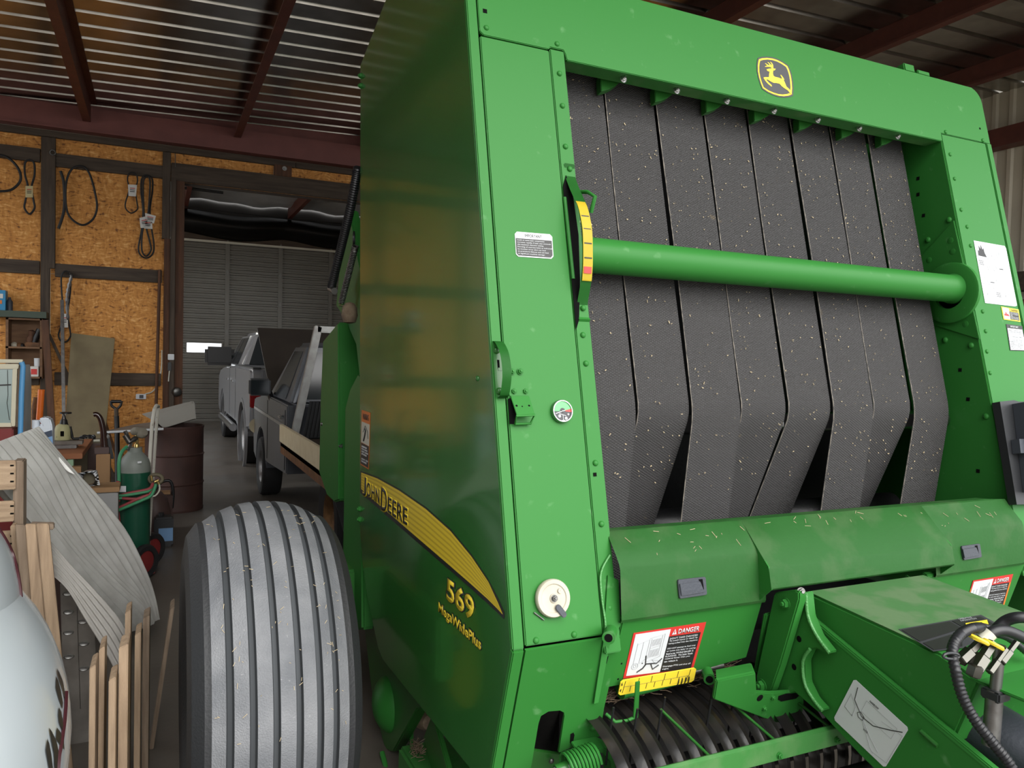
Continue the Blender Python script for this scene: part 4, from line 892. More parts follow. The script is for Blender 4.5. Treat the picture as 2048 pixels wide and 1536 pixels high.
prism('slot', [BR(px, py, -.001) for px, py in ((1557, 1392), (1572, 1387), (1592, 1386), (1598, 1391), (1592, 1397), (1562, 1403), (1556, 1399))], LN * .0006, 'black_hole', lbk); place('hole', rivet_mesh('black_hole'), BR(1520, 1396, -.0005), LN, lbk, (.011, .011, .001))
for (px, py) in ((1545, 1394), (1528, 1416)): bolt(BR(px, py), LN, .007, lbk, 'green')
# valve shelf, fittings, jack pipe, hoses
vs = box('valve_shelf', (CVL, .98, .944), (2.15, 1.13, .951), 'green', B, .002)
def fit(name, a, b, r, mat='fitting_steel', n=6, parent=vs): return lathe(name, [(0, 0), (r * .8, 0), (r, .002), (r, (b - a).length * .45), (r * .72, (b - a).length * .5), (r * .72, (b - a).length), (0, (b - a).length)], a, b - a, mat, parent, n, 30)
def VY(px, py, y=1.04): return onY(px, py, y)
fit('fitting', VY(1945, 1350), VY(1972, 1318), .013); fit('fitting', VY(1950, 1340), VY(1985, 1285), .017); fit('fitting', VY(1920, 1322, 1.06), VY(1962, 1283, 1.06), .014); fit('fitting', VY(1978, 1345, 1.05), VY(2012, 1298, 1.05), .009); fit('fitting', VY(2002, 1325, 1.06), VY(2038, 1278, 1.06), .010)
lathe('valve_body', [(0, 0), (.015, 0), (.017, .004), (.017, .022), (.011, .026), (0, .026)], VY(1946, 1352), V3((.25, -.1, 1)), 'fitting_steel', vs, 6)
for (px, py) in ((1985, 1292), (1955, 1282)): lathe('yellow_cap', [(.010, 0), (.021, 0), (.023, .004), (.020, .008), (.010, .008)], VY(px, py, 1.035), V3((.5, -.1, 1)), 'decal_yellow', vs, 14, closed=True)
cyl('jack_pipe', VY(2000, 1290, 1.07), VY(1990, 1385, 1.07), .0125, 'zinc', tg, 20); cyl('jack_pipe', VY(1990, 1380, 1.07), VY(1981, 1490, 1.07), .018, 'steel_worn', tg, 20)
obox('pipe_clamp', VY(1991, 1388, 1.07), (.022, 0, 0), (0, .022, 0), (0, 0, .012), 'black_plastic', tg, .004)
cyl('drive_shield', V3((1.83, 1.18, .80)), V3((1.97, .55, .62)), .07, 'grey_plastic', tg, 24)
def corrugated(name, pts, r, parent, n=10):
    p0_ = smoothpath(pts, 40); p = [p0_[0]]; acc = 0
    for q in p0_[1:]:
        if (q - p[-1]).length > .0036: p.append(q)
    rs = [r if k % 2 else r * .80 for k in range(len(p))]
    bm = bmesh.new(); add_tube(bm, p, rs, n); return bmobj(name, bm, 'hose_black', parent, 50)
corrugated('conduit', [VY(1985, 1262, 1.10), VY(1955, 1255, 1.06), VY(1922, 1268, 1.04), VY(1905, 1298, 1.02), VY(1910, 1335, 1.0), VY(1924, 1390, .98), VY(1950, 1440, .96), VY(1985, 1485, .94), VY(2020, 1530, .92), VY(2040, 1580, .90)], .0115, tg)
corrugated('conduit', [VY(1995, 1268, 1.12), VY(2020, 1278, 1.12), VY(2060, 1310, 1.12)], .009, tg)
tube('hose', smoothpath([VY(1962, 1284, 1.06), VY(1985, 1264, 1.05), VY(2015, 1262, 1.04), VY(2060, 1282, 1.02)], 6), .0125, 'hose_black', tg, 14); tube('hose', smoothpath([VY(1990, 1262, 1.09), VY(2010, 1243, 1.08), VY(2035, 1235, 1.06), VY(2070, 1236, 1.04)], 6), .0125, 'hose_black', tg, 14)
lathe('hose_sleeve', [(.0127, -.012), (.0145, -.012), (.0145, .012), (.0127, .012)], VY(1973, 1273, 1.055), VY(1985, 1264, 1.05) - VY(1962, 1284, 1.06), 'decal_cream', tg, 14, closed=True)
tube('cable_tie', [VY(1902 + 16 * math.cos(t), 1312 + 6 * math.sin(t), 1.005) for t in [k * math.pi / 6 for k in range(12)]], .003, 'black_plastic', tg, 6, True)
# ---- pickup: curved bands, tines, rail
pf = [(1.90, .685), (1.83, .692), (1.765, .690), (1.70, .678), (1.635, .652), (1.585, .612), (1.558, .555), (1.562, .485), (1.60, .42), (1.68, .375)]
psm = smoothpath([V3((0, y, z)) for y, z in pf], 3)
def band_build(bm):
    w = .021; prof = ((-w, .006), (-w * .75, -.001), (-w * .3, -.003), (w * .3, -.003), (w * .75, -.001), (w, .006)); g = []
    for i, p in enumerate(psm):
        d = (psm[min(i + 1, len(psm) - 1)] - psm[max(i - 1, 0)]).normalized(); nn = XA.cross(d).normalized()
        g.append([bm.verts.new(p + XA * a + nn * b * -1.0) for a, b in prof])
    fs = []
    for i in range(len(g) - 1):
        for j in range(len(prof) - 1): fs.append(bm.faces.new((g[i][j], g[i][j + 1], g[i + 1][j + 1], g[i + 1][j])))
    bmesh.ops.solidify(bm, geom=fs, thickness=.003)
nmat('band_black', (.022, .021, .021), .30, col2=(.05, .042, .035), scale=14, coat=.3)
bme = shared('pickup_band_mesh', band_build, 'band_black')
for k in range(31):
    x = 1.085 + k * .0555
    o = link(bpy.data.objects.new('pickup_band', bme)); o.parent = B; o.location = V3((x, 0, 0)) - root_loc(B); WL[o.name] = root_loc(B)
    for (y, z) in ((1.775, .690), (1.748, .687)): rivet((x, y, z), (0, -.25, 1), .0065, o, 'bright_zinc', 'band_screw') if k < 18 else None
tm = shared('tine_mesh', lambda b: add_tube(b, [V3((0, 0, 0)), V3((0, -.012, .08)), V3((0, -.03, .17))], .0032, 7), 'black_paint')
for k in range(17): 
    if k % 5 != 4: place('pickup_tine', tm, (1.113 + k * .0555, 1.725 - .03 * (k % 3), .57), (0, 0, 1), B, 1.0, (1, 0, 0))
dy, dz = .085, -.053
rl = prism('windguard_rail', [V3((1.08, y + dy, z + dz)) for y, z in ((1.447, .708), (1.437, .712), (1.428, .706), (1.425, .66), (1.432, .655), (1.490, .66), (1.490, .666), (1.436, .664))], (1.72, 0, 0), 'green_dusty', B, .001)
for (px, py) in ((1558, 1511), (1674, 1480)): bolt(onY(px, py, 1.511), (0, -1, 0), .008, rl, 'green')
for x in (1.30, 1.52, 1.72, 1.95, 2.2, 2.4): tube('windguard_rod', [V3((x, 1.53, .652)), V3((x - .01, 1.60, .672)), V3((x - .03, 1.70, .705))], .0042, 'green_dark', rl, 8)
cyl('feed_roll', V3((1.08, 1.68, .53)), V3((2.82, 1.68, .53)), .045, 'black_paint', B, 18); cyl('gauge_pipe', V3((1.2, 1.50, .52)), V3((2.75, 1.50, .52)), .022, 'black_paint', B, 14)
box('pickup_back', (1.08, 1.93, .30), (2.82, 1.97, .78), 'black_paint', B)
bm = bmesh.new(); rnd = random.Random(5)
for k in range(300):
    x = rnd.uniform(1.11, 1.60); c = V3((x, 1.79 + rnd.gauss(0, .012), .722 + .05 * (x - 1.1) + rnd.gauss(0, .008))); a = rnd.uniform(-.5, .5); l = rnd.uniform(.012, .035)
    d = V3((math.cos(a), rnd.uniform(-.4, .3), rnd.uniform(-.45, .45))).normalized()
    add_tube(bm, [c - d * l, c + V3((0, 0, rnd.uniform(-.004, .006))), c + d * l], .0011, 4, False, False)
so_ = bmobj('straw_clump', bm, 'straw_dark', B); so_['kind'] = 'stuff'
for (p, q_) in (((1462, 1398), (1456, 1425)), ((1470, 1400), (1450, 1432)), ((1524, 1389), (1540, 1409))): tube('straw_stalk', [onL(*p, -.06), onL(*q_, -.06)], .0016, 'straw', B, 5)
# loose stalks on the cover
bm = bmesh.new()
for k in range(60):
    x = rnd.uniform(1.15, 2.7); t = rnd.uniform(0.05, .95); c = V3((x, 1.745 - .06 * t, 1.199 - .068 * t)); a = rnd.uniform(0, 3.1); n_ = V3((0, -.73, .68)); u = XA * math.cos(a) + n_.cross(XA) * math.sin(a); l = rnd.uniform(.002, .012)
    add_box(bm, c + n_ * .0016, u * l, u.cross(n_) * .0005, n_ * .0005)
so_ = bmobj('straw_bits', bm, 'straw', B); so_['kind'] = 'stuff'
# ---- wheels
WYC, WZC, WR = 2.69, .574, .574
def wheel(x0, sgn):
    """x0 = middle of the tread"""
    hw = .187; prof = []
    gro = (.12, .275, .435, .60, .755, .885)
    def crown(t): return WR - .060 * abs(t) ** 2.4
    prof.append((-.200, .23, 1)); prof.append((-.236, .30, 1)); prof.append((-.246, .40, 1)); prof.append((-.236, .47, 1)); prof.append((-.205, .512, 1))
    x = 0.0; pts = [0.0]
    for g in gro: pts += [g - .027, g - .016, g + .016, g + .027]
    pts.append(1.0)
    for i, f in enumerate(pts):
        t = f * 2 - 1; r = crown(t); k = (i - 1) % 4
        ing = 0 < i < len(pts) - 1 and k in (1, 2)
        prof.append((t * hw, r - (.017 if ing else 0), 2 if ing else 0))
    prof += [(.205, .512, 1), (.236, .47, 1), (.246, .40, 1), (.236, .30, 1), (.200, .23, 1)]
    bm = bmesh.new(); n = 96; rings = []
    for (dx, r, m) in prof: rings.append([bm.verts.new((x0 + dx, WYC - r * math.cos(2 * math.pi * k / n), WZC + r * math.sin(2 * math.pi * k / n))) for k in range(n)])
    for i in range(len(rings) - 1):
        ma, mb = prof[i][2], prof[i + 1][2]; m = 2 if 2 in (ma, mb) else max(ma, mb)
        for k in range(n):
            f = bm.faces.new((rings[i][k], rings[i][(k + 1) % n], rings[i + 1][(k + 1) % n], rings[i + 1][k])); f.material_index = m
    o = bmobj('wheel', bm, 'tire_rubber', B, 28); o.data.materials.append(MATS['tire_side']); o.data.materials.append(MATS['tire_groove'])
    lathe('rim', [(0, -.06), (.07, -.06), (.10, -.03), (.17, -.03), (.20, -.12), (.235, -.205), (.235, .205), (.0, .205)], (x0, WYC, WZC), (1, 0, 0), 'decal_yellow', o, 40)
    return o
wh = wheel(.334, 1); wheel(3.60, -1)
tube('axle', [(.40, WYC, WZC), (.66, WYC, WZC)], .030, 'black_paint', B, 14); box('wheel_arm', (.585, 2.62, .46), (.655, 3.36, .70), 'green_dark', B, .012); box('wheel_beam', (.60, 3.36, .46), (3.4, 3.52, .70), 'green_dark', B, .012)
# straw flecks on the tyre
bm = bmesh.new()
for k in range(90):
    t = rnd.uniform(-.95, .95); a = rnd.uniform(.0, 1.5); r = WR - .060 * abs(t) ** 2.4 + .001; c = V3((.334 + t * .187, WYC - r * math.cos(a), WZC + r * math.sin(a))); nn = V3((0, -math.cos(a), math.sin(a))); d = V3((rnd.gauss(0, 1), rnd.gauss(0, 1) * math.sin(a), rnd.gauss(0, 1) * math.cos(a))).normalized()
    add_box(bm, c, d * rnd.uniform(.002, .008), d.cross(nn).normalized() * .0006, nn * .0006)
so_ = bmobj('straw_flecks', bm, 'straw', wh); so_['kind'] = 'stuff'
# ---- behind the side panel: gate, shield, arm, struts, chain case
prism('tailgate', [V3((1.06, y, z)) for y, z in ((3.3, 2.85), (3.7, 2.75), (4.2, 2.45), (4.55, 1.95), (4.6, 1.45), (4.3, .95), (3.7, .65), (3.2, .62), (2.6, .60), (2.6, 2.85))], (1.80, 0, 0), 'green', B, .02)
gsx = .85
gsh = prism('gate_shield', [onX(px, py, gsx) for px, py in ((646, 681), (676, 644), (677, 1001), (668, 1005), (654, 992), (638, 945), (641, 802))], (.30, 0, 0), 'green', B, .008)
rivet(onX(644, 848, gsx), (-1, 0, 0), .012, gsh, 'zinc')
box('gate_lower_box', (.87, 3.50, .60), (1.05, 3.85, 1.33), 'green', B, .012)
for (px, py) in ((679, 888), (684, 892)): bolt(onX(px, py, .87), (-1, 0, 0), .012, gsh, 'zinc')
ga_ = prism('gate_arm', [onX(px, py, .815) for px, py in ((716, 745), (722, 752), (724, 1260), (689, 1260), (687, 1000), (690, 815), (700, 776))], (.06, 0, 0), 'green', B, .01)
prism('gate_frame', [onX(px, py, .90) for px, py in ((690, 425), (698, 420), (724, 560), (724, 800), (712, 690), (690, 640), (672, 612))], (.05, 0, 0), 'green', B, .006)
corrugated('gas_strut_boot', [onX(716, 335, .80), onX(700, 420, .80), onX(681, 500, .80), onX(663, 574, .80)], .022, B, 12)
cyl('strut_end', onX(661, 577, .80), onX(669, 582, .80), .016, 'zinc', B, 14)
hel = []; a0 = onX(711, 492, .84); a1 = onX(683, 605, .84); dv = (a1 - a0); xx, yy_ = perp(dv)
for k in range(36 * 8 + 1): hel.append(a0 + dv * (k / (36 * 8)) + (xx * math.cos(2 * math.pi * k / 8) + yy_ * math.sin(2 * math.pi * k / 8)) * .012)
tube('return_spring', hel, .0055, 'steel_worn', B, 5)
tube('spring_hook', smoothpath([onX(680, 610, .84), onX(690, 612, .84), onX(698, 622, .84), onX(699, 640, .84)], 4), .008, 'green_dark', B, 8)
lathe('mud_lump', [(0, 0), (.03, .008), (.04, .04), (.035, .08), (.02, .10), (0, .105)], onX(699, 648, .84), (0, 0, 1), 'mud', B, 9)
lathe('cable_ring', [(.03, -.004), (.038, -.004), (.038, .004), (.03, .004)], onX(708, 478, .86), (-1, .3, 0), 'hose_black', B, 16, closed=True)
cs = prism('chain_case', [onX(px, py, .90) for px, py in ((722, 1060), (745, 1120), (780, 1300), (850, 1410), (832, 1420), (786, 1504), (770, 1500), (745, 1400), (728, 1250), (716, 1150))], (.05, 0, 0), 'green_dark', B, .006)
lathe('hub_dome', [(.115, 0), (.110, .012), (.090, .034), (.06, .050), (.03, .058), (0, .060)], onX(774, 1408, .90), (-1, 0, 0), 'green', cs, 36)
hel = []; a0 = onX(830, 1402, .93); a1 = onX(801, 1472, .93); dv = a1 - a0; xx, yy_ = perp(dv)
for k in range(14 * 6 + 1): hel.append(a0 + dv * (k / 84) + (xx * math.cos(2 * math.pi * k / 6) * .009 + yy_ * math.sin(2 * math.pi * k / 6) * .009))
tube('drive_chain', hel, .006, 'chrome', B, 5)
lathe('twine_wrap', [(0, 0), (.03, 0), (.036, .006), (.032, .012), (.036, .018), (.032, .024), (.036, .03), (.028, .05), (0, .05)], onX(842, 1438, .99), (.3, -.9, .1), 'mud', B, 20)
bar('case_brace', onX(822, 1430, .95), onX(823, 1490, .95), .015, .01, 'green', B)
pe = box('pickup_end', (.86, 2.30, .0), (1.08, 2.80, .16), 'green_dusty', B, .012)
prism('end_mud', [V3((.858, 2.32, .05)), V3((.858, 2.50, .02)), V3((.858, 2.52, .13)), V3((.858, 2.40, .15)), V3((.858, 2.33, .10))], (-.004, 0, 0), 'mud', pe)
tube('end_pin', [onX(764, 1505, .86), onX(773, 1540, .86)], .011, 'green', pe, 8); tube('end_pin', [onX(751, 1517, .86), onX(758, 1545, .86)], .009, 'green', pe, 8)
bar('pickup_shield', onX(860, 1450, .93), onX(890, 1560, .93), .16, .02, 'green_dark', B, (1, 0, 0), .004)
bm = bmesh.new()
for k in range(160):
    c = onX(833 + rnd.gauss(0, 7), 1497 + rnd.gauss(0, 9), .90 + rnd.uniform(-.02, .04)); d = V3((rnd.gauss(0, 1), rnd.gauss(0, 1), rnd.gauss(0, .7))).normalized(); add_tube(bm, [c - d * .012, c + d * .012], .0012, 4, False, False)
so_ = bmobj('chaff_pile', bm, 'straw_dark', B); so_['kind'] = 'stuff'
# ================================================================ the two trucks beyond the baler
nmat('silver_paint', (.30, .31, .33), .28, .35, coat=.6, blow=.05)
nmat('grey_paint', (.085, .091, .105), .34, .2, coat=.35, col2=(.068, .072, .084), scale=6, blow=.04)
nmat('primer_brown', (.050, .040, .032), .5, col2=(.038, .030, .025), scale=4)
nmat('cream_paint', (.62, .53, .36), .55, col2=(.55, .45, .28), scale=9, dust=(.10, .06, .04), dscale=26, dthr=.74)
nmat('rust', (.20, .085, .03), .75, col2=(.09, .045, .022), scale=14, bump=.3)
nmat('rust_gold', (.28, .15, .06), .5, .4, col2=(.12, .06, .03), scale=14, bump=.2)
nmat('glass_dark', (.02, .024, .028), .12, spec=.5)
nmat('red_lens', (.30, .008, .008), .15, coat=.6)
nmat('galvanised', (.42, .42, .41), .42, .8, col2=(.30, .29, .28), scale=12, bump=.06)
def tyre(t, c, r, w, rim='steel_worn', rr=.55):
    o = lathe('tyre', [(r * rr, -w / 2 * .8), (r * .8, -w / 2), (r * .95, -w / 2 * .92), (r, -w / 2 * .7), (r * .985, -w * .1), (r, 0), (r * .985, w * .1), (r, w / 2 * .7), (r * .95, w / 2 * .92), (r * .8, w / 2), (r * rr, w / 2 * .8)], c, (1, 0, 0), 'dark_tire', t, 32, 35, True)
    lathe('wheel_rim', [(0, -w * .2), (r * .14, -w * .28), (r * .16, -w * .12), (r * .36, -w * .08), (r * .46, -w * .32), (r * rr, -w * .42), (r * rr, w * .4), (0, w * .4)], c, (1, 0, 0), rim, o, 28); return o
def arch(yc, zc, r, y0, y1, n=9):
    a0 = math.acos(max(-1, min(1, (y0 - yc) / r))) if abs((y0 - yc) / r) <= 1 else math.pi
    return [(yc + r * math.cos(math.pi * (1 - k / (n - 1))), zc + r * math.sin(math.pi * (1 - k / (n - 1)))) for k in range(n)]
def yzprism(name, yz, x0, x1, mat, t, r=.03, seg=2):
    bm = bmesh.new(); add_prism(bm, [V3((x0, y, z)) for y, z in yz], (x1 - x0, 0, 0)); bmesh.ops.recalc_face_normals(bm, faces=bm.faces); bev(bm, r, seg); return bmobj(name, bm, mat, t, 40)
def house(name, b, tpl, mat, t, r=.04):
    """greenhouse: b=(x0,x1,y0,y1,z) bottom, tpl top"""
    def q(c): return [V3((c[0], c[2], c[4])), V3((c[1], c[2], c[4])), V3((c[1], c[3], c[4])), V3((c[0], c[3], c[4]))]
    bm = bmesh.new(); a = [bm.verts.new(p) for p in q(b)]; d = [bm.verts.new(p) for p in q(tpl)]
    bm.faces.new(list(reversed(a))); bm.faces.new(d)
    for i in range(4): bm.faces.new((a[i], a[(i + 1) % 4], d[(i + 1) % 4], d[i]))
    bev(bm, r, 3); return bmobj(name, bm, mat, t, 40), q(b), q(tpl)
def pane(name, a, b_, c, d, u0, u1, v0, v1, n, mat, t, th=.012):
    def P(u, v): return lerp(lerp(a, b_, u), lerp(d, c, u), v)
    n = V3(n); return prism(name, [P(u0, v0) - n * .006, P(u1, v0) - n * .006, P(u1, v1) - n * .006, P(u0, v1) - n * .006], n * th, mat, t, .004)
# near flatbed truck
T1 = thing('flatbed_truck', 'grey flatbed pickup with brown hood raised and cream bed rail', 'truck', (1.95, 7.5, 0))
xl, xr = 1.12, 2.82
body = [(9.98, .42), (10.02, .62), (10.0, 1.02), (9.93, 1.10), (8.92, 1.19), (7.38, 1.17), (7.38, .52), (8.75, .45)] + [(8.86, .45)] + [(9.3 + .43 * math.cos(math.pi * (1 - k / 8)), .36 + .43 * math.sin(math.pi * (1 - k / 8))) for k in range(9)]
yzprism('body', body, xl, xr, 'grey_paint', T1, .035)
gh, qb, qt = house('cab', (xl + .02, xr - .02, 7.40, 8.95, 1.15), (1.34, 2.60, 7.52, 8.22, 1.77), 'grey_paint', T1, .05)
nl = (qb[3] - qb[0]).cross(qt[0] - qb[0]).normalized(); nl = nl if nl[0] < 0 else -nl
pane('side_window', qb[3], qb[0], qt[0], qt[3], .20, .80, .10, .86, nl, 'glass_dark', T1)
nb = V3((0, -1, .18)).normalized(); pane('rear_window', qb[0], qb[1], qt[1], qt[0], .08, .92, .12, .85, nb, 'glass_dark', T1)
nf = V3((0, .75, .66)).normalized(); pane('windshield', qb[2], qb[3], qt[3], qt[2], .06, .94, .1, .9, nf, 'glass_dark', T1)
prism('hood', [V3((1.17, 8.92, 1.235)), V3((2.77, 8.92, 1.235)), V3((2.86, 9.52, 1.96)), V3((1.09, 9.52, 1.96))], (0, .03, -.025), 'primer_brown', T1, .008)
for a, b_ in (((xl - .006, 9.9, .985), (xl - .006, 7.5, .965)), ): bar('door_molding', a, b_, .012, .03, 'galvanised', T1)
box('door_seam', (xl - .003, 7.46, .55), (xl + .004, 7.475, 1.12), 'black_hole', T1); box('door_seam', (xl - .003, 8.72, .50), (xl + .004, 8.735, 1.14), 'black_hole', T1)
bar('door_handle', (xl - .02, 7.55, 1.04), (xl - .02, 7.72, 1.045), .03, .03, 'chrome', T1, r=.008)
mc = onY(519.5, 774, 8.6); mm = obox('mirror', mc, (.112, 0, 0), (0, .05, 0), (0, 0, .092), 'black_plastic', T1, .02); obox('mirror_glass', mc + V3((0, -.052, 0)), (.095, 0, 0), (0, .003, 0), (0, 0, .075), 'glass_dark', mm)
bar('mirror_arm', mc + V3((.10, 0, -.05)), (xl + .03, 8.62, 1.14), .03, .05, 'chrome', mm)
tyre(T1, (xl + .10, 9.30, .34), .34, .23); tyre(T1, (xr - .10, 9.30, .34), .34, .23)
for x in (1.34, 2.62): tyre(T1, (x, 5.95, .38), .38, .26, 'rust_gold')
bd = box('flatbed_deck', (1.06, 4.95, .80), (2.90, 7.32, .86), 'old_wood', T1)
box('bed_rail', (1.05, 4.95, .84), (1.085, 7.34, 1.0), 'cream_paint', T1, .004); box('bed_rail', (2.87, 4.95, .84), (2.905, 7.34, 1.0), 'cream_paint', T1, .004); box('bed_subrail', (1.06, 4.95, .73), (1.10, 7.34, .838), 'rust', T1, .006); box('bed_subrail', (2.86, 4.95, .73), (2.90, 7.34, .838), 'rust', T1, .006)
box('chassis', (1.5, 4.95, .45), (2.45, 9.6, .62), 'black_paint', T1)
prism('mud_flap', [V3((1.12, 5.42, .78)), V3((1.42, 5.42, .78)), V3((1.38, 5.42, .40)), V3((1.24, 5.42, .36))], (0, .015, 0), 'black_plastic', T1)
bar('headache_rack_post', (1.165, 7.26, .86), (1.375, 7.26, 1.92), .07, .06, 'galvanised', T1, (0, 1, 0), .006); bar('headache_rack_post', (2.78, 7.26, .86), (2.57, 7.26, 1.92), .07, .06, 'galvanised', T1, (0, 1, 0), .006)
bar('headache_rack_bar', (1.36, 7.26, 1.89), (2.58, 7.26, 1.89), .06, .06, 'galvanised', T1, (0, 1, 0), .006)
cm = prism('rack_mesh', [V3((1.24, 7.22, .88)), V3((2.7, 7.22, .88)), V3((2.64, 7.22, 1.22)), V3((1.30, 7.22, 1.22))], (0, .012, 0), 'black_paint', T1)
for k in range(12): bar('mesh_wire', (1.24 + k * .035, 7.21, .88), (1.30 + k * .033, 7.21, 1.22), .007, .007, 'black_plastic', cm)
lathe('fog_cap', [(0, 0), (.09, 0), (.07, .05), (0, .06)], (xl + .02, 9.95, .75), (-.3, 1, 0), 'cream_paint', T1, 16)
# silver pickup
T2 = thing('silver_pickup', 'silver crew cab pickup with wide black towing mirror near the far door', 'truck', (2.1, 13.5, 0))
xl, xr = 1.18, 3.15
def arcp(yc, r): return [(yc + r * math.cos(math.pi * (1 - k / 8)), .42 + r * math.sin(math.pi * (1 - k / 8))) for k in range(9)]
body = [(11.0, .62), (11.0, 1.36), (11.03, 1.43), (13.0, 1.44), (15.1, 1.40), (16.3, 1.32), (16.75, 1.20), (16.8, .60), (16.4, .55)]
body = [(16.78, .55), (16.82, .8), (16.75, 1.20), (16.3, 1.33), (15.1, 1.40), (13.0, 1.44), (11.03, 1.44), (11.0, 1.38), (11.0, .62), (11.5, .56)] + arcp(12.05, .50) + [(13.0, .52), (15.2, .52)] + arcp(15.85, .50)
yzprism('body', body, xl, xr, 'silver_paint', T2, .06, 3)
gh, qb, qt = house('cab', (xl + .03, xr - .03, 13.1, 15.55, 1.40), (1.46, 2.87, 13.45, 14.75, 2.0), 'silver_paint', T2, .07)
nl = (qb[3] - qb[0]).cross(qt[0] - qb[0]).normalized(); nl = nl if nl[0] < 0 else -nl
pane('side_window', qb[3], qb[0], qt[0], qt[3], .14, .50, .10, .84, nl, 'glass_dark', T2); pane('side_window', qb[3], qb[0], qt[0], qt[3], .53, .90, .10, .84, nl, 'glass_dark', T2)
nb = V3((0, -1, .5)).normalized(); pane('rear_window', qb[0], qb[1], qt[1], qt[0], .08, .92, .10, .88, nb, 'glass_dark', T2)
box('tailgate', (xl + .14, 10.97, .72), (xr - .14, 11.0, 1.42), 'silver_paint', T2, .012); box('bed_cap', (xl + .03, 11.0, 1.435), (xl + .14, 13.05, 1.452), 'black_plastic', T2, .004)
tl_ = box('tail_light', (xl - .004, 10.955, .90), (xl + .135, 11.06, 1.24), 'red_lens', T2, .012)
box('bumper', (xl + .02, 10.82, .56), (xr - .02, 10.98, .74), 'chrome', T2, .02)
mc = onY(439, 712, 14.9)
mr = obox('mirror', mc, (.25, 0, 0), (0, .10, 0), (0, 0, .17), 'black_plastic', T2, .05); bar('mirror_arm', mc + V3((.2, 0, -.02)), (xl + .12, 14.85, mc[2] - .06), .14, .12, 'black_plastic', mr, r=.02)
tyre(T2, (xl + .14, 12.05, .41), .41, .28); tyre(T2, (xl + .14, 15.85, .41), .41, .28); tyre(T2, (xr - .14, 12.05, .41), .41, .28); tyre(T2, (xr - .14, 15.85, .41), .41, .28)
cyl('running_board', (xl - .06, 12.75, .47), (xl - .06, 15.2, .47), .06, 'chrome', T2, 14)
for y in (13.4, 14.3): bar('door_handle', (xl - .02, y, 1.18), (xl - .02, y + .18, 1.18), .03, .04, 'chrome', T2, r=.008)
box('door_seam', (xl - .002, 13.16, .58), (xl + .004, 13.18, 1.40), 'black_hole', T2); box('door_seam', (xl - .002, 14.2, .58), (xl + .004, 14.22, 1.40), 'black_hole', T2)
lathe('fender_flare', [(.50, -.02), (.56, -.02), (.56, .02), (.50, .02)], (xl + .005, 12.05, .42), (1, 0, 0), 'silver_paint', T2, 36, closed=True)
# ================================================================ wall things
nmat('v_belt', (.014, .014, .015), .55)
nmat('card_white', (.62, .60, .56), .6); nmat('card_tan', (.50, .42, .22), .6); nmat('print_dark', (.05, .05, .05), .6)
YW = YB - .02
def loopbelt(name, label, pxs, r=.012, y=YB - .07, tagq=None, tagmat='card_white', closed=True, extra=None, prints=1):
    t = thing(name, label, 'drive belt', tuple(onY(*pxs[0], y)), 'belts hung on the board wall')
    tube('belt_loop', smoothpath([onY(px, py, y + (.004 * (i % 3))) for i, (px, py) in enumerate(pxs)], 6, closed), r, 'v_belt', t, 7, closed)
    if extra:
        for e in extra: tube('belt_loop', smoothpath([onY(px, py, y - .012) for px, py in e], 6, True), r, 'v_belt', t, 7, True)
    if tagq:
        for q in tagq:
            tg_ = prism('belt_sleeve', [onY(*p, y - .02) for p in q], (0, -.006, 0), tagmat, t)
            for k in range(3):
                a, b_ = bil(q, .2, .3 + .15 * k), bil(q, .8, .3 + .15 * k); tube('sleeve_print', [onY(*a, y - .028), onY(*b_, y - .028)], .004, 'print_dark' if k else 'decal_red', tg_, 4)
    return t
loopbelt('drive_belt', 'black drive belt in a yellow sleeve on the left board', [(59, 320), (68, 326), (69, 350), (63, 375), (67, 400), (69, 416), (59, 428), (49, 416), (51, 400), (56, 375), (50, 350), (50, 326)], .011, tagq=[[(51, 372), (66, 372), (66, 395), (51, 395)]], tagmat='card_tan')
loopbelt('drive_belt', 'large black belt half loop at the left picture edge', [(-30, 312), (0, 310), (22, 320), (38, 340), (41, 360), (28, 376), (10, 382), (-30, 382)], .014, closed=False)
loopbelt('drive_belt', 'wide open black belt loop hanging by itself', [(157, 332), (172, 337), (182, 355), (190, 385), (194, 415), (186, 438), (167, 450), (148, 442), (135, 425), (131, 395), (133, 362), (142, 340)], .012)
t_ = loopbelt('belt_length', 'cut length of black belt hanging beside the open loop', [(121, 342), (127, 362), (129, 395), (127, 425), (117, 457)], .016, closed=False)
loopbelt('drive_belt', 'small black belt in a white sleeve next to the long pair', [(265, 345), (273, 350), (275, 362), (271, 380), (274, 405), (275, 418), (263, 426), (252, 418), (251, 405), (258, 380), (255, 360), (257, 349)], .008, tagq=[[(256, 369), (274, 370), (272, 393), (257, 392)]])
loopbelt('drive_belt', 'pair of long black belts with several white sleeves by the doorway', [(293, 350), (304, 357), (305, 380), (300, 420), (303, 455), (308, 490), (305, 508), (293, 516), (281, 510), (277, 495), (284, 455), (286, 420), (282, 380), (284, 357)], .010, tagq=[[(279, 436), (295, 432), (300, 455), (281, 456)], [(290, 426), (312, 432), (308, 447), (292, 445)], [(286, 440), (304, 440), (305, 458), (288, 457)]], extra=[[(292, 354), (300, 362), (297, 420), (292, 450), (300, 485), (302, 500), (293, 512), (284, 502), (284, 470), (288, 440), (286, 370)]])
loopbelt('drive_belt', 'black belt in a printed sleeve hung with chains below', [(131, 542), (140, 550), (141, 580), (136, 625), (140, 660), (141, 672), (133, 683), (122, 682), (117, 670), (121, 655), (126, 625), (123, 580), (123, 552)], .009, tagq=[[(121, 627), (136, 628), (136, 655), (121, 655)]])
ch_ = thing('hanging_chain', 'rusty chain and hook hanging beside the printed belt sleeve', 'chain', tuple(onY(137, 545, YB - .09)))
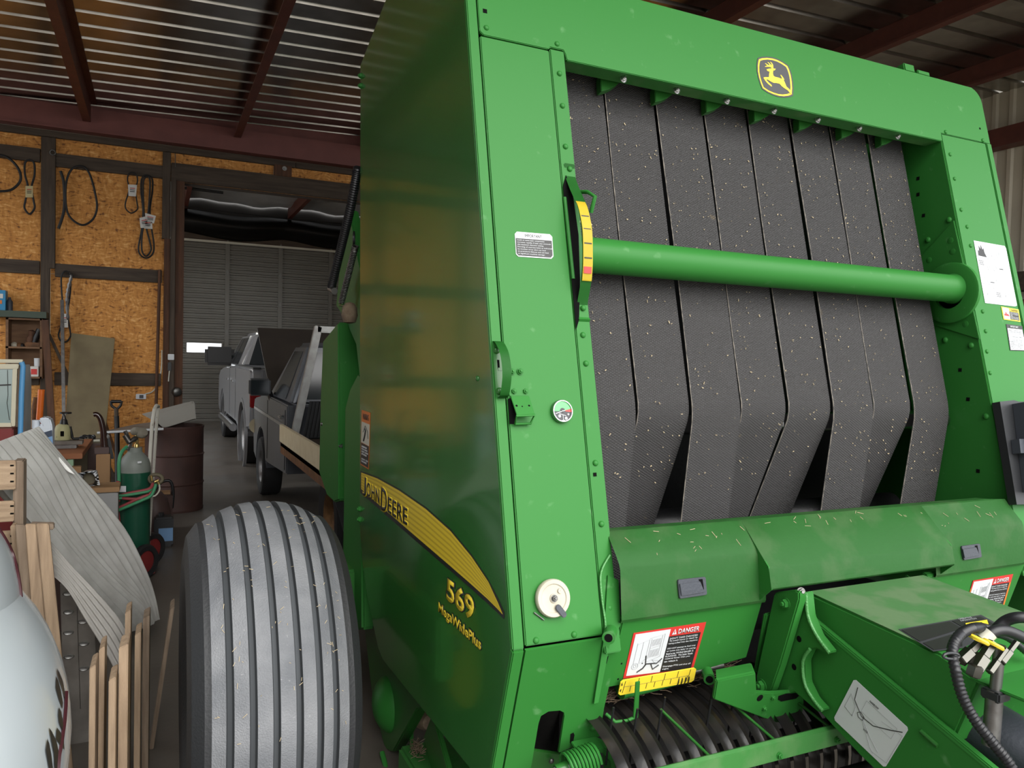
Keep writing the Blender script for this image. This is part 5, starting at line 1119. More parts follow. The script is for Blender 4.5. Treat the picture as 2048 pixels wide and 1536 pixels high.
tube('chain_strand', smoothpath([onY(135, 545, YB - .09), onY(143, 550, YB - .09), onY(137, 575, YB - .09), onY(134, 600, YB - .09), onY(136, 640, YB - .09)], 5), [.022 if k % 2 else .012 for k in range(21)], 'steel_worn', ch_, 6)
pole = tag(tube('steel_pole', [V3((-.005, YB - .12, 0)), V3((.035, YB - .085, 2.62))], .018, 'rust_wood', None, 8), 'long thin rusty pole leaning beside the doorway jamb', 'pole')
ob = thing('outlet_box', 'small white outlet box with cable low on the board', 'outlet', tuple(onY(282, 793, YB - .02)))
c = onY(282, 793, YB - .04); obox('cover_plate', c, (.055, 0, 0), (0, .02, 0), (0, 0, .03), 'decal_white', ob, .004); obox('socket', c + V3((.005, -.022, 0)), (.022, 0, 0), (0, .003, 0), (0, 0, .02), 'grey_plastic', ob)
tube('cable', smoothpath([onY(290, 788, YB - .04), onY(305, 783, YB - .03), onY(317, 765, YB - .03), onY(323, 735, YB - .03), onY(324, 700, YB - .03)], 5), .008, 'decal_cream', ob, 6)
sw = thing('wall_switch', 'white switch with dark plug on the door jamb', 'switch', tuple(onY(342, 715, YB - .075)))
c = onY(342, 714, YB - .10); obox('cover_plate', c, (.035, 0, 0), (0, .02, 0), (0, 0, .035), 'decal_white', sw, .004); c = onY(339, 733, YB - .10); obox('plug', c, (.02, 0, 0), (0, .02, 0), (0, 0, .05), 'black_plastic', sw, .004); tube('cable', [c + V3((0, 0, -.05)), c + V3((-.01, 0, -.18))], .007, 'decal_cream', sw, 6)
kn = tag(lathe('door_light', [(0, 0), (.05, 0), (.055, .05), (.05, .09), (.035, .1), (0, .1)], onY(350, 783, YB - .06), (.35, -1, 0), 'zinc', None, 18), 'small round grey lamp cap on the doorway jamb', 'lamp')
# wall shelf with odds and ends
nmat('cabinet_wood', (.20, .105, .05), .7, col2=(.13, .065, .032), scale=5, stretch=(1, 8, 8))
nmat('green_board', (.05, .07, .05), .6)
sh = thing('shelf_unit', 'open brown wooden wall shelf with small junk', 'shelf', tuple(onY(50, 700, YB - .25)))
def wy(px, py, y=YB - .22): return onY(px, py, y)
a = wy(12, 635); b_ = wy(84, 757)
box('shelf_back', (a[0], YB - .03, b_[2]), (b_[0], YB - .005, a[2]), 'cabinet_wood', sh)
for x in (a[0], b_[0] - .02): box('shelf_side', (x, YB - .24, b_[2]), (x + .025, YB - .03, a[2]), 'cabinet_wood', sh)
for z in (a[2] - .02, wy(50, 697)[2], b_[2]): box('shelf_board', (a[0], YB - .24, z), (b_[0], YB - .03, z + .02), 'cabinet_wood', sh)
bar('counter_board', (wy(-30, 625)[0], YB - .15, wy(0, 627)[2]), (wy(94, 630)[0], YB - .15, wy(0, 627)[2]), .26, .07, 'green_board', sh)
cu = tag(lathe('white_cup', [(0, 0), (.032, 0), (.034, .09), (.029, .088), (.027, .005), (0, .005)], (wy(73, 737)[0], YB - .15, b_[2] + .135), (0, 0, 1), 'decal_white', None, 16), 'small white cup on a red and white carton', 'cup')
ct_ = thing('parts_carton', 'red and white carton on the lowest wall shelf', 'box', (wy(68, 750)[0], YB - .15, b_[2] + .02)); box('carton', (wy(60, 750)[0], YB - .22, b_[2] + .02), (wy(77, 750)[0], YB - .08, b_[2] + .134), 'card_white', ct_, .003); box('carton_print', (wy(62, 750)[0], YB - .224, b_[2] + .045), (wy(74, 750)[0], YB - .2195, b_[2] + .105), 'decal_red', ct_)
zsh = wy(50, 697)[2] + .02
pl = thing('hand_plane', 'rusty old tool on the middle wall shelf', 'tool', (wy(62, 690)[0], YB - .14, zsh)); box('tool_sole', (wy(48, 690)[0], YB - .18, zsh), (wy(80, 690)[0], YB - .10, zsh + .05), 'rust', pl, .01); lathe('tool_knob', [(0, 0), (.03, .0), (.04, .04), (.025, .08), (.045, .13), (0, .15)], (wy(57, 690)[0], YB - .14, zsh + .045), (.2, 0, 1), 'rust_wood', pl, 12); tube('tool_handle', smoothpath([V3((wy(66, 690)[0], YB - .14, zsh + .05)), V3((wy(72, 690)[0], YB - .14, zsh + .14)), V3((wy(77, 690)[0], YB - .14, zsh + .20))], 4), .03, 'black_paint', pl, 8)
for k, (px, r) in enumerate(((26, .03), (36, .026), (42, .022))): tag(lathe('old_knob', [(0, 0), (r, 0), (r * 1.1, r), (r * .5, r * 1.6), (0, r * 1.7)], (wy(px, 690)[0], YB - .14, zsh), (0, 0, 1), ('cream_plastic', 'rust', 'black_paint')[k], None, 12), ('pale round knob at the left of the middle wall shelf', 'rusty round knob between two others on the wall shelf', 'small black knob beside the rusty old tool')[k], 'knob')
bb = thing('blue_carton', 'bright blue product carton standing on the counter board', 'box', tuple(wy(5, 614)))
zc = wy(0, 627)[2] + .036
nmat('carton_blue', (.02, .22, .42), .45); box('carton', (wy(-20, 600)[0], YB - .22, zc), (wy(11, 600)[0], YB - .08, zc + .22), 'carton_blue', bb, .003); box('carton_print', (wy(-20, 600)[0], YB - .224, zc + .13), (wy(6, 600)[0], YB - .2195, zc + .18), 'card_white', bb); box('carton_print', (wy(-20, 600)[0], YB - .224, zc + .07), (wy(4, 600)[0], YB - .2195, zc + .11), 'decal_orange', bb)
tag(lathe('clear_bottle', [(0, 0), (.03, 0), (.032, .10), (.014, .13), (.014, .15), (0, .15)], (wy(17, 600)[0], YB - .15, zc), (0, 0, 1), 'grey_plastic', None, 14), 'small dark bottle right of the blue carton', 'bottle')
# leaning boards
nmat('plywood_old', (.205, .165, .090), .75, col2=(.155, .12, .066), scale=5, dust=(.5, .47, .40), dscale=30, dthr=.73)
yb0, yb1 = 9.75, 10.10
tag(prism('plywood_sheet', [onY(126, 905, yb0), onY(207, 905, yb0), onY(230, 677, yb1), onY(143, 666, yb1)], (0, -.015, 0), 'plywood_old', None, .002), 'tall weathered plywood sheet leaning on the board wall', 'plywood')
for k, (p0, p1, w, m, lb_) in enumerate((((113, 958), (90, 640), .07, 'rust_wood', 'long narrow brown plank leaning under the wall shelf'), ((240, 956), (98, 668), .03, 'old_wood_v', 'short thin dark stick leaning by the stud'), ((128, 850), (124, 600), .035, 'steel_worn', 'thin grey iron bar hanging under the printed belt'), ((262, 905), (207, 835), .03, 'rust', 'thin rusty rod leaning by the plywood sheet foot'))):
    tag(bar('leaning_board', V3((*onY(*p0, (9.72, 10.10, 9.60, 9.54)[k]).xy, onY(*p0, 9.60)[2] if k == 2 else .004)), onY(*p1, YB - (.32, .12, .13, .12)[k]), w, .02, m, None, (0, 1, 0), .003), lb_, 'board')
box_ = None
# ================================================================ clutter along the left side
nmat('shell_grey', (.42, .46, .48), .22, coat=.4, dust=(.16, .15, .14), dscale=70, dthr=.80)
nmat('decal_maroon', (.05, .012, .016), .4)
nmat('sheet_metal', (.88, .875, .85), .36, .2, col2=(.74, .73, .70), scale=10, bump=.15, bscale=40)
nmat('fibreglass', (.56, .54, .51), .5, col2=(.48, .46, .43), scale=8, bump=.2)
nmat('pallet_wood', (.43, .31, .205), .8, col2=(.27, .19, .125), scale=4, stretch=(14, 14, 1.2), bump=.3)
nmat('pallet_wood_h', (.45, .33, .22), .8, col2=(.28, .195, .125), scale=4, stretch=(1.2, 14, 14), bump=.3)
nmat('pallet_dark', (.26, .195, .14), .85, col2=(.16, .115, .08), scale=4, stretch=(14, 14, 1.2), bump=.3)
nmat('alu_plank', (.30, .275, .25), .5, .4, col2=(.13, .115, .10), scale=6)
nmat('drum_rust', (.075, .035, .028), .6, col2=(.045, .022, .018), scale=5, bump=.15)
nmat('cyl_green', (.010, .075, .042), .32, coat=.3)
nmat('cyl_grey', (.20, .22, .20), .5)
nmat('white_post', (.55, .53, .47), .55, dust=(.20, .15, .11), dscale=30, dthr=.63)
nmat('red_paint', (.19, .022, .022), .45); nmat('hose_red', (.28, .045, .05), .5); nmat('hose_green', (.05, .26, .12), .5); nmat('brass', (.55, .40, .15), .3, .9)
nmat('jug_white', (.58, .63, .70), .4); nmat('label_navy', (.03, .045, .08), .4); nmat('label_blue', (.16, .30, .52), .4)
nmat('cream_old', (.62, .58, .44), .6, dust=(.12, .08, .06), dscale=26, dthr=.70); nmat('sky_blue', (.10, .32, .60), .45, dust=(.12, .08, .06), dscale=30, dthr=.70)
nmat('window_glass', (.30, .38, .37), .08, spec=.6, coat=.5); nmat('orange_plastic', (.75, .16, .02), .4)
nmat('bell_cream', (.46, .44, .24), .5, dust=(.08, .06, .04), dscale=40, dthr=.66); nmat('maroon_box', (.085, .05, .045), .5); nmat('mint', (.30, .45, .30), .55)
nmat('board_orange', (.32, .12, .05), .6); nmat('card_brown', (.33, .19, .09), .7); nmat('khaki', (.13, .11, .07), .7); nmat('gourd_grey', (.22, .20, .16), .7)
nmat('clear_sheet', (.42, .40, .36), .25, trans=.35, ior=1.3); nmat('dark_wood', (.028, .010, .008), .25, coat=.5); nmat('chest_grey', (.30, .30, .30), .45)
# ---- corrugated roofing sheet thrown over the pile
up_px = [(68, 857), (108, 908), (150, 955), (205, 1012), (250, 1070), (285, 1140), (302, 1188), (313, 1240)]
lo_px = [(-60, 905), (10, 985), (62, 1045), (108, 1098), (152, 1152), (196, 1203), (232, 1240), (262, 1264)]
def corr_sheet():
    n = 40; m = 150; U = smoothpath([V3((*p, 0)) for p in up_px], 6); L = smoothpath([V3((*p, 0)) for p in lo_px], 6); rows = []
    E = []
    for i in range(len(U)):
        s = i / (len(U) - 1); E.append((onY(U[i][0], U[i][1], 4.55 + .25 * s), onY(L[i][0], L[i][1], 3.55 + .75 * s)))
    for i in range(len(U)):
        s = i / (len(U) - 1); a, b = E[i]; al = E[min(i + 1, len(E) - 1)][0] + E[min(i + 1, len(E) - 1)][1] - E[max(i - 1, 0)][0] - E[max(i - 1, 0)][1]
        nn = al.cross(b - a).normalized(); nn = nn if nn[2] > 0 else -nn; row = []
        for j in range(m + 1):
            t = j / m; p = lerp(a, b, t); w = math.sin(t * 11 * 2 * math.pi) * .030 * (1 - .25 * s) + .03 * math.sin(s * 5 + t * 4) * math.sin(t * math.pi) + .02 * math.sin(s * 9) * t * (1 - t) * 4
            row.append(p + nn * w)
        rows.append(row)
    return sheet('corrugated_sheet', rows, 'sheet_metal', None, .0012, 60)
tag(corr_sheet(), 'long bent corrugated metal roofing sheet sloping down to the right', 'roofing sheet')
fl_ = [onY(px, py, 4.40) for px, py in ((72, 875), (82, 890), (110, 905), (150, 950), (138, 945), (100, 915), (84, 918), (70, 895))]
tag(prism('torn_flap', fl_, (0, -.012, .004), 'sheet_metal', None, .002), 'torn strip of sheet metal lying on the roofing sheet edge', 'metal strip')
# pale corrugated strip below it
def strip2():
    A = smoothpath([V3((*p, 0)) for p in ((98, 1078), (140, 1128), (190, 1180), (235, 1232), (256, 1268))], 6); Bq = smoothpath([V3((*p, 0)) for p in ((104, 1150), (135, 1180), (168, 1235), (208, 1300), (236, 1352))], 6); rows = []
    for i in range(len(A)):
        s = i / (len(A) - 1); a = onY(A[i][0], A[i][1], 3.58 - .22 * s); b = onY(Bq[i][0], Bq[i][1], 3.46 - .24 * s)
        rows.append([lerp(a, b, j / 40) + V3((.2, -.6, .7)) * (.006 * math.sin(j / 40 * 5 * 2 * math.pi)) for j in range(41)])
    return sheet('fibreglass_strip', rows, 'fibreglass', None, .002, 60)
tag(strip2(), 'pale ribbed fibreglass strip under the roofing sheet', 'panel strip')
# ---- dimpled traction plank
tpk = thing('traction_plank', 'grey metal plank with raised dimples standing behind the shell', 'metal plank', (onY(150, 1400, 3.62)[0], 3.62, 0))
pq = [(121, 1140), (187, 1140), (196, 1380), (128, 1380)]
zf = 0.0
def TPk(px, py, y=3.62): return onY(px, py, y)
a, b_ = TPk(121, 1140), TPk(186, 1140)
prism('plank_body', [TPk(120, 1168), TPk(152.5, 1176), TPk(160, 1420), TPk(127, 1420), ], (0, .02, 0), 'alu_plank', tpk, .002); prism('plank_body', [TPk(154, 1190), TPk(188, 1232), TPk(196, 1420), TPk(161.5, 1420)], (0, .02, 0), 'alu_plank', tpk, .002)
prism('plank_foot', [TPk(127, 1418), TPk(196, 1418), V3((TPk(196, 1418)[0], 3.62, .0)), V3((TPk(127, 1418)[0], 3.62, .0))], (0, .02, 0), 'alu_plank', tpk)
dm = shared('dimple', lambda b: add_lathe(b, [(1, 0), (.96, .3), (.75, .5), (.5, .42), (0, .3)], (0, 0, 0), (0, 0, 1), 16), 'galvanised')
for (px, py) in ((136, 1187), (137, 1224), (137, 1265), (138, 1313), (166, 1243), (168, 1287), (168, 1337)): place('dimple', dm, TPk(px, py), (0, -1, 0), tpk, (.020, .010, .012), (1, 0, 0))
# ---- standing boards, narrow edges to the camera
def plank(px0, wpx, pyt, y, label, lean=0.0, mat='pallet_wood', dy=.10, slant=.008):
    x0 = onY(px0, 1440, y)[0]; w = wpx * y / 1530 * .9; zt = onY(px0, pyt, y)[2]; rr_ = random.Random(int(px0))
    v = []
    for (xx, zz, yy2) in ((x0, 0, y), (x0 + w, 0, y), (x0 + w + lean, zt + slant * .3, y + .02), (x0 + lean, zt - slant, y + .02)): v.append(V3((xx, yy2, max(zz, 0))))
    o = prism('pallet_board', v, (w * .15, dy, 0.006), mat, None, .0025); return tag(o, label, 'board', 'old pallet boards standing on end')
plank(177, 11, 1337, 2.72, 'leftmost standing board beside the grey shell')
plank(196, 10, 1300, 2.80, 'weathered standing board second from the shell')
plank(216, 13, 1362, 2.66, 'shortest standing board in the front of the row')
plank(236, 17, 1296, 2.72, 'orange-edged standing board with splintered top', mat='pallet_wood')
plank(248, 10, 1226, 3.16, 'tall standing board behind the splintered one')
plank(268, 11, 1270, 3.10, 'standing board third from the right end')
plank(284, 12, 1237, 3.26, 'tall greyish standing board second from the right', mat='pallet_dark')
plank(299, 8, 1222, 3.45, 'thin rightmost board leaning outward from the row', lean=.075, mat='pallet_dark')
# ---- pallets
p1_ = thing('wooden_pallet', 'worn wooden pallet with nail slots at the left picture edge', 'pallet', (-.9, 3.45, 0))
yp = 3.52
def hb(py0, py1, xr=32):
    a = onY(-150, py0, yp); b = onY(xr, py0, yp); z1 = onY(xr, py1, yp)[2]; return prism('deck_board', [V3((a[0], yp, z1)), V3((b[0], yp, z1)), V3((b[0], yp, b[2])), V3((a[0], yp, b[2]))], (0, .02, 0), 'pallet_wood_h', p1_, .003)
for (q0, q1, xr) in ((921, 979, 31), (1002, 1043, 28), (1062, 1110, 27), (1130, 1180, 27)):
    o = hb(q0, q1, xr)
    for k in range(3 if q0 < 950 else 2):
        c = onY(24, q0 + 10 + k * (16 if q0 < 950 else 15), yp - .001); obox('nail_slot', c, (.006, 0, 0), (0, .001, 0), (0, 0, .003), 'black_hole', o)
xs = onY(24, 950, yp)[0]; box('stringer', (xs, yp + .02, 0), (xs + .035, yp + .11, onY(24, 921, yp)[2] - .005), 'pallet_dark', p1_, .004); box('stringer', (xs - .5, yp + .02, 0), (xs - .465, yp + .11, onY(24, 921, yp)[2] - .005), 'pallet_dark', p1_, .004)
p2_ = thing('wooden_pallet', 'pale pallet with upright boards leaning behind the grey shell', 'pallet', (-.55, 3.40, 0))
yq = 3.38
for k, (t0, t1, u0, u1, m) in enumerate(((30, 49, 52, 68, 'pallet_dark'), (49.5, 72, 68.5, 96, 'pallet_wood'), (72.5, 97, 96.5, 122, 'pallet_wood'))):
    e = .012 * (k % 2); tp0, tp1 = onY(t0, 1050 - k, yq + e), onY(t1, 1050 - k, yq + e); u0_, u1_ = onY(u0, 1300, yq + e), onY(u1, 1300, yq + e); kx = (u0_[0] - tp0[0]) / (tp0[2] - u0_[2]); kx1 = (u1_[0] - tp1[0]) / (tp1[2] - u1_[2])
    prism('deck_board', [tp0, tp1, V3((tp1[0] + kx1 * tp1[2], yq + e, 0)), V3((tp0[0] + kx * tp0[2], yq + e, 0))], (0, .022, 0), m, p2_, .003)
prism('stringer', [onY(20, 1052, yq + .05), onY(31, 1050, yq + .05), onY(40, 1120, yq + .05), onY(29, 1140, yq + .05)], (0, .05, 0), 'pallet_wood', p2_, .003); prism('stringer', [onY(60, 1047, yq + .045), onY(107, 1048, yq + .045), onY(107, 1060, yq + .045), onY(60, 1060, yq + .045)], (0, .04, 0), 'pallet_dark', p2_, .003)
# ---- pale grey shell with tribal stripes
SC = V3((-.8947, 2.2045, .6348)); SR = V3((.7041, 1.0638, .6317))
def ell(c, r, n=48, m=28, zmin=.0, pw=1.0):
    bm = bmesh.new(); rings = []
    for i in range(m + 1):
        ph = math.pi * i / m; ring = []
        for k in range(n):
            th = 2 * math.pi * k / n; ring.append(bm.verts.new((c[0] + r[0] * math.sin(ph) * math.cos(th), c[1] + r[1] * math.sin(ph) * math.sin(th), max(c[2] + r[2] * math.cos(ph), zmin + .0005 * i))))
        rings.append(ring)
    for i in range(m):
        for k in range(n): bm.faces.new((rings[i][k], rings[i + 1][k], rings[i + 1][(k + 1) % n], rings[i][(k + 1) % n]))
    bmesh.ops.remove_doubles(bm, verts=bm.verts, dist=1e-5); return bm
def onE(px, py, off=0.0):
    r = ray(px, py); s = SR + V3((off, off, off)); o = V3([(CAM[i] - SC[i]) / s[i] for i in range(3)]); d = V3([r[i] / s[i] for i in range(3)])
    A, Bq, Cq = d.dot(d), d.dot(o), o.dot(o) - 1; dis = max(Bq * Bq - A * Cq, 0); return CAM + r * ((-Bq - math.sqrt(dis)) / A)
she = thing('fibreglass_shell', 'glossy pale grey moulded shell with dark tribal stripes', 'fibreglass body', (-.89, 2.2, 0))
bmobj('shell_body', ell(SC, SR), 'shell_grey', she, 60)
dec_rows = [[(114, 1336), (119, 1345), (126, 1362), (130, 1385), (131, 1400), (127, 1385), (121, 1365), (115, 1348)], [(112, 1351), (117, 1362), (122, 1382), (126, 1405), (125, 1418), (118, 1398), (112, 1375)], [(118, 1414), (123, 1424), (127, 1450), (126, 1462), (119, 1445), (117, 1430)], [(98, 1455), (104, 1463), (113, 1482), (117, 1500), (117, 1536), (110, 1536), (108, 1505), (103, 1480)], [(114, 1455), (121, 1464), (128, 1482), (129, 1500), (121, 1490), (112, 1478)], [(95, 1477), (99, 1488), (103, 1510), (106, 1536), (98, 1536), (92, 1500)]]
for q in dec_rows:
    cx_ = sum(p[0] for p in q) / len(q); cy_ = sum(p[1] for p in q) / len(q)
    vs = [onE(*p, .0015) for p in q] + [onE(cx_, cy_, .0015)]; n_ = len(q); raw('stripe_decal', vs, [(i, (i + 1) % n_, n_) for i in range(n_)], 'decal_black', she)
for off in (0, 2, 4): tube('pinstripe', [onE(p[0] + off, p[1], .001) for p in ((131, 1383), (130, 1410), (128, 1440), (123, 1475), (117, 1510), (114, 1545))], .0022, 'decal_maroon', she, 5)
bmobj('shell_hatch', ell(V3((-.7996, 2.3167, .9046)), V3((.4815, .8093, .536)), 48, 30), 'shell_grey', she, 60)
HC, HR = V3((-.7996, 2.3167, .9046)), V3((.4815, .8093, .536))
def onH(px, py):
    r = ray(px, py); o = V3([(CAM[i] - HC[i]) / HR[i] for i in range(3)]); d = V3([r[i] / HR[i] for i in range(3)]); A, Bq, Cq = d.dot(d), d.dot(o), o.dot(o) - 1; return CAM + r * ((-Bq - math.sqrt(max(Bq * Bq - A * Cq, 0))) / A)
tube('hatch_trim', smoothpath([onH(*p) for p in ((-8, 1050), (10, 1078), (25, 1108), (35, 1147), (41, 1188), (43, 1230))], 4), .005, 'decal_maroon', she, 6)
lip = sheet('shell_skirt', [[onY(px, py, 2.62 + .1 * k) for k in range(3)] for px, py in ((136, 1362), (148, 1374), (156, 1400), (158, 1440), (164, 1480), (165, 1540), (164, 1640))], 'shell_grey', she, .006, 60)
# ---- rusty drum with tray
dcx, dcy = onY(349, 900, 8.72)[0], 8.72
drm = tag(lathe('steel_drum', [(0, .005), (.275, .005), (.285, 0), (.287, .02), (.282, .03), (.282, .27), (.292, .285), (.282, .30), (.282, .57), (.292, .585), (.282, .60), (.282, .85), (.287, .86), (.287, .88), (.275, .88), (.27, .80), (0, .80)], (dcx, dcy, 0), (0, 0, 1), 'drum_rust', None, 40, 30), 'rusty brown steel drum standing beside the doorway', 'drum')
ty_ = thing('clear_tray', 'cloudy clear plastic tray lying tilted on the steel drum', 'tray', (dcx, 8.6, .885))
TQd = [(285, 828), (388, 806), (391, 838), (300, 858)]
prism('tray_front', [onY(px, py, 8.52) for px, py in ((300, 832), (388, 806), (391, 838), (328, 857))], (0, .006, 0), 'clear_sheet', ty_)
prism('tray_bottom', [onY(328, 857, 8.52), onY(391, 838, 8.52), onY(391, 832, 8.9), onY(322, 850, 8.9)], (0, 0, .006), 'clear_sheet', ty_); prism('tray_back', [onY(283, 828, 8.9), onY(384, 802, 8.9), onY(388, 832, 8.9), onY(322, 850, 8.9)], (0, .006, 0), 'clear_sheet', ty_)
prism('tray_end', [onY(388, 806, 8.52), onY(391, 838, 8.52), onY(388, 832, 8.9), onY(384, 802, 8.9)], (.006, 0, 0), 'clear_sheet', ty_)
lp_ = thing('light_panel', 'thin dark panel with a white edge laid toward the drum', 'panel', tuple(onY(260, 862, 8.3)))
prism('panel_sheet', [onY(197, 867, 8.2), onY(322, 857, 8.25), onY(300, 847, 8.8), onY(275, 850, 8.8)], (0, 0, .012), 'alu_plank', lp_); tube('panel_edge', [onY(194, 866, 8.18), onY(327, 858, 8.23)], .012, 'decal_white', lp_, 8)
# ---- gas cylinder on its cart
yc_ = 6.25; gb = onY(268, 1110, yc_); gx = gb[0]; zs = onY(268, 935, yc_)[2]; zn = onY(268, 900, yc_)[2]; gr_ = .107
gcy = thing('gas_cylinder', 'dark green gas cylinder strapped on a white cart', 'gas cylinder', (gx, yc_, .05))
lathe('cylinder_body', [(0, 0), (gr_ * .95, 0), (gr_, .02), (gr_, zs - .03 - .05), (0, zs - .03 - .05)], (gx, yc_, .05), (0, 0, 1), 'cyl_green', gcy, 36)
lathe('cylinder_shoulder', [(gr_, 0), (gr_, .03), (gr_ * .97, .058), (gr_ * .88, .088), (gr_ * .72, .115), (gr_ * .54, .136), (gr_ * .46, .146), (gr_ * .46, zn - zs + .05), (0, zn - zs + .05)], (gx, yc_, zs - .03), (0, 0, 1), 'cyl_grey', gcy, 36)
vb = V3((gx + .012, yc_, zn + .02)); lathe('valve_stem', [(0, 0), (.018, 0), (.018, .02), (.010, .03), (.013, .06), (.013, .09), (.008, .10), (0, .11)], vb, (0, 0, 1), 'brass', gcy, 12); lathe('valve_wheel', [(0, 0), (.028, .002), (.030, .012), (.012, .018), (0, .018)], vb + V3((0, 0, .10)), (0, 0, 1), 'chrome', gcy, 14)
for (px, py, rx) in ((271, 862, .030), (284, 866, .040)): lathe('regulator_dial', [(0, -.03), (rx * .8, -.026), (rx, -.008), (rx, .012), (rx * .7, .028), (0, .03)], onY(px, py, yc_ - .05), (.5, -.6, .3), 'gourd_grey', gcy, 16)
tube('regulator_body', [onY(250, 870, yc_ - .03), onY(258, 884, yc_ - .03), onY(266, 880, yc_ - .02), onY(272, 876, yc_)], .02, 'steel_worn', gcy, 8); tube('regulator_arm', [onY(250, 862, yc_ - .02), onY(256, 875, yc_ - .02), onY(262, 888, yc_ - .02), onY(255, 900, yc_ - .04)], .014, 'steel_worn', gcy, 7)
prism('cylinder_label', [onY(275, 923, yc_ - .108), onY(283, 922, yc_ - .108), onY(283, 926, yc_ - .108), onY(275, 927, yc_ - .108)], (0, -.002, 0), 'decal_white', gcy); prism('cylinder_tag', [onY(239, 972, yc_ - .115), onY(252, 972, yc_ - .115), onY(252, 984, yc_ - .115), onY(239, 984, yc_ - .115)], (0, -.002, 0), 'decal_white', gcy)
crt = thing('cylinder_cart', 'white and red two wheeled cart holding the green cylinder', 'cart', (gx + .1, yc_ + .05, 0))
tube('cart_post', [onY(309, 818, yc_ + .08), onY(304, 850, yc_ + .07), onY(289, 1098, yc_ - .02)], .014, 'white_post', crt, 10); tube('cart_post', [onY(317, 813, yc_ + .20), onY(313, 850, yc_ + .2), onY(297, 1090, yc_ + .14)], .012, 'white_post', crt, 10); tube('cart_grip', [onY(309, 818, yc_ + .08), onY(313, 811, yc_ + .12), onY(317, 813, yc_ + .20)], .013, 'white_post', crt, 10)
box('cart_plate', (gx - .11, yc_ - .12, .02), (gx + .14, yc_ + .12, .045), 'red_paint', crt, .004)
for (px, py, y) in ((288, 1128, yc_ - .16), (303, 1098, yc_ + .18)):
    c = onY(px, py, y); ax = V3((.75, -.66, 0)).normalized(); c[2] = max(c[2], .125); w_ = lathe('cart_wheel', [(.082, -.025), (.115, -.028), (.125, -.012), (.125, .012), (.115, .028), (.082, .025)], c, ax, 'dark_tire', crt, 28, closed=True); lathe('wheel_hub', [(0, -.02), (.03, -.024), (.085, -.012), (.085, .012), (.03, .024), (0, .02)], c, ax, 'red_paint', w_, 24)
yh = yc_ - .16
def hose(pts, m, label, r=.011): return tag(tube('welding_hose', smoothpath([onY(px, py, yh + d) for px, py, d in pts], 7), r, m, None, 8), label, 'hose', 'welding hoses looped on the cart')
hose([(254, 893, .1), (243, 905, .06), (238, 925, .04), (238, 955, .04), (238, 968, .04)], 'hose_green', 'green hose hanging from the regulator down the cylinder', .012)
hose([(236, 962, .02), (234, 985, .02), (226, 992, .02), (250, 997, 0), (282, 997, -.01), (300, 988, 0), (309, 968, .03)], 'hose_red', 'red hose crossing the cylinder top of the looped bundle')
hose([(220, 990, .03), (232, 993, .0), (260, 986, 0), (298, 978, 0), (306, 965, .03)], 'hose_red', 'red hose running straight across the upper bundle', .012)
hose([(228, 992, .0), (255, 990, -.01), (285, 985, -.01), (300, 980, .0), (309, 963, .04)], 'hose_green', 'green hose running between two red ones')
hose([(233, 1022, 0), (255, 1013, -.01), (285, 1000, -.02), (303, 990, -.01), (312, 968, .02)], 'hose_green', 'green hose lowest of the looped bundle', .012)
hose([(232, 1018, .01), (250, 1010, 0), (275, 998, -.01), (296, 990, 0)], 'hose_red', 'red hose lying just above the lowest green one', .012)
hose([(244, 996, .0), (224, 1000, .0), (217, 1020, .0), (218, 1036, .02)], 'hose_green', 'outer green hose hanging left of the cylinder'); hose([(240, 1000, .01), (226, 1008, .01), (220, 1030, .01), (224, 1045, .02)], 'hose_red', 'inner red hose hanging left of the cylinder'); hose([(230, 1012, .02), (236, 1030, .02), (238, 1053, .02)], 'hose_red', 'short red hose end hanging beside the cylinder', .013)
trc = thing('torch_fittings', 'brass torch fittings hanging on the cart post', 'torch', tuple(onY(305, 960, yh))); 
for (p0, p1) in (((302, 951), (304, 962)), ((309, 964), (317, 960)), ((314, 960), (318, 968))): tube('brass_fitting', [onY(*p0, yh - .01), onY(*p1, yh - .01)], .010, 'brass', trc, 8)
tube('torch_ring', [onY(312 + 13 * math.cos(t), 958 + 9 * math.sin(t), yh + .03) for t in [k * math.pi / 8 for k in range(16)]], .014, 'khaki', trc, 8, True); tube('torch_tube', smoothpath([onY(318, 966, yh), onY(319, 980, yh), onY(311, 991, yh), onY(304, 992, yh)], 4), .006, 'decal_cream', trc, 6)
# things on the floor by the drum
jb = thing('oil_jug', 'black oil jug with a blue label standing by the drum', 'jug', (onY(330, 1060, 7.1)[0], 7.1, 0)); jc = jb.location
box('jug_body', (jc[0] - .085, 7.03, 0), (jc[0] + .065, 7.18, .25), 'black_plastic', jb, .015); lathe('jug_cap', [(0, 0), (.022, 0), (.022, .03), (0, .03)], (jc[0] - .03, 7.1, .25), (0, 0, 1), 'black_plastic', jb, 12); box('jug_label', (jc[0] - .05, 7.026, .05), (jc[0] + .06, 7.031, .16), 'label_blue', jb)
sb_ = tag(lathe('dark_sack', [(0, 0), (.12, 0), (.14, .08), (.13, .25), (.10, .36), (.05, .42), (0, .43)], (onY(308, 1040, 7.35)[0], 7.35, 0), (.02, 0, 1), 'maroon_box', None, 14), 'dark brown sack slumped between the cart and drum', 'sack')
lbx = thing('battery_charger', 'dark charger box with a looped handle before the drum', 'charger', (onY(326, 1000, 7.7)[0], 7.7, 0)); q_ = lbx.location
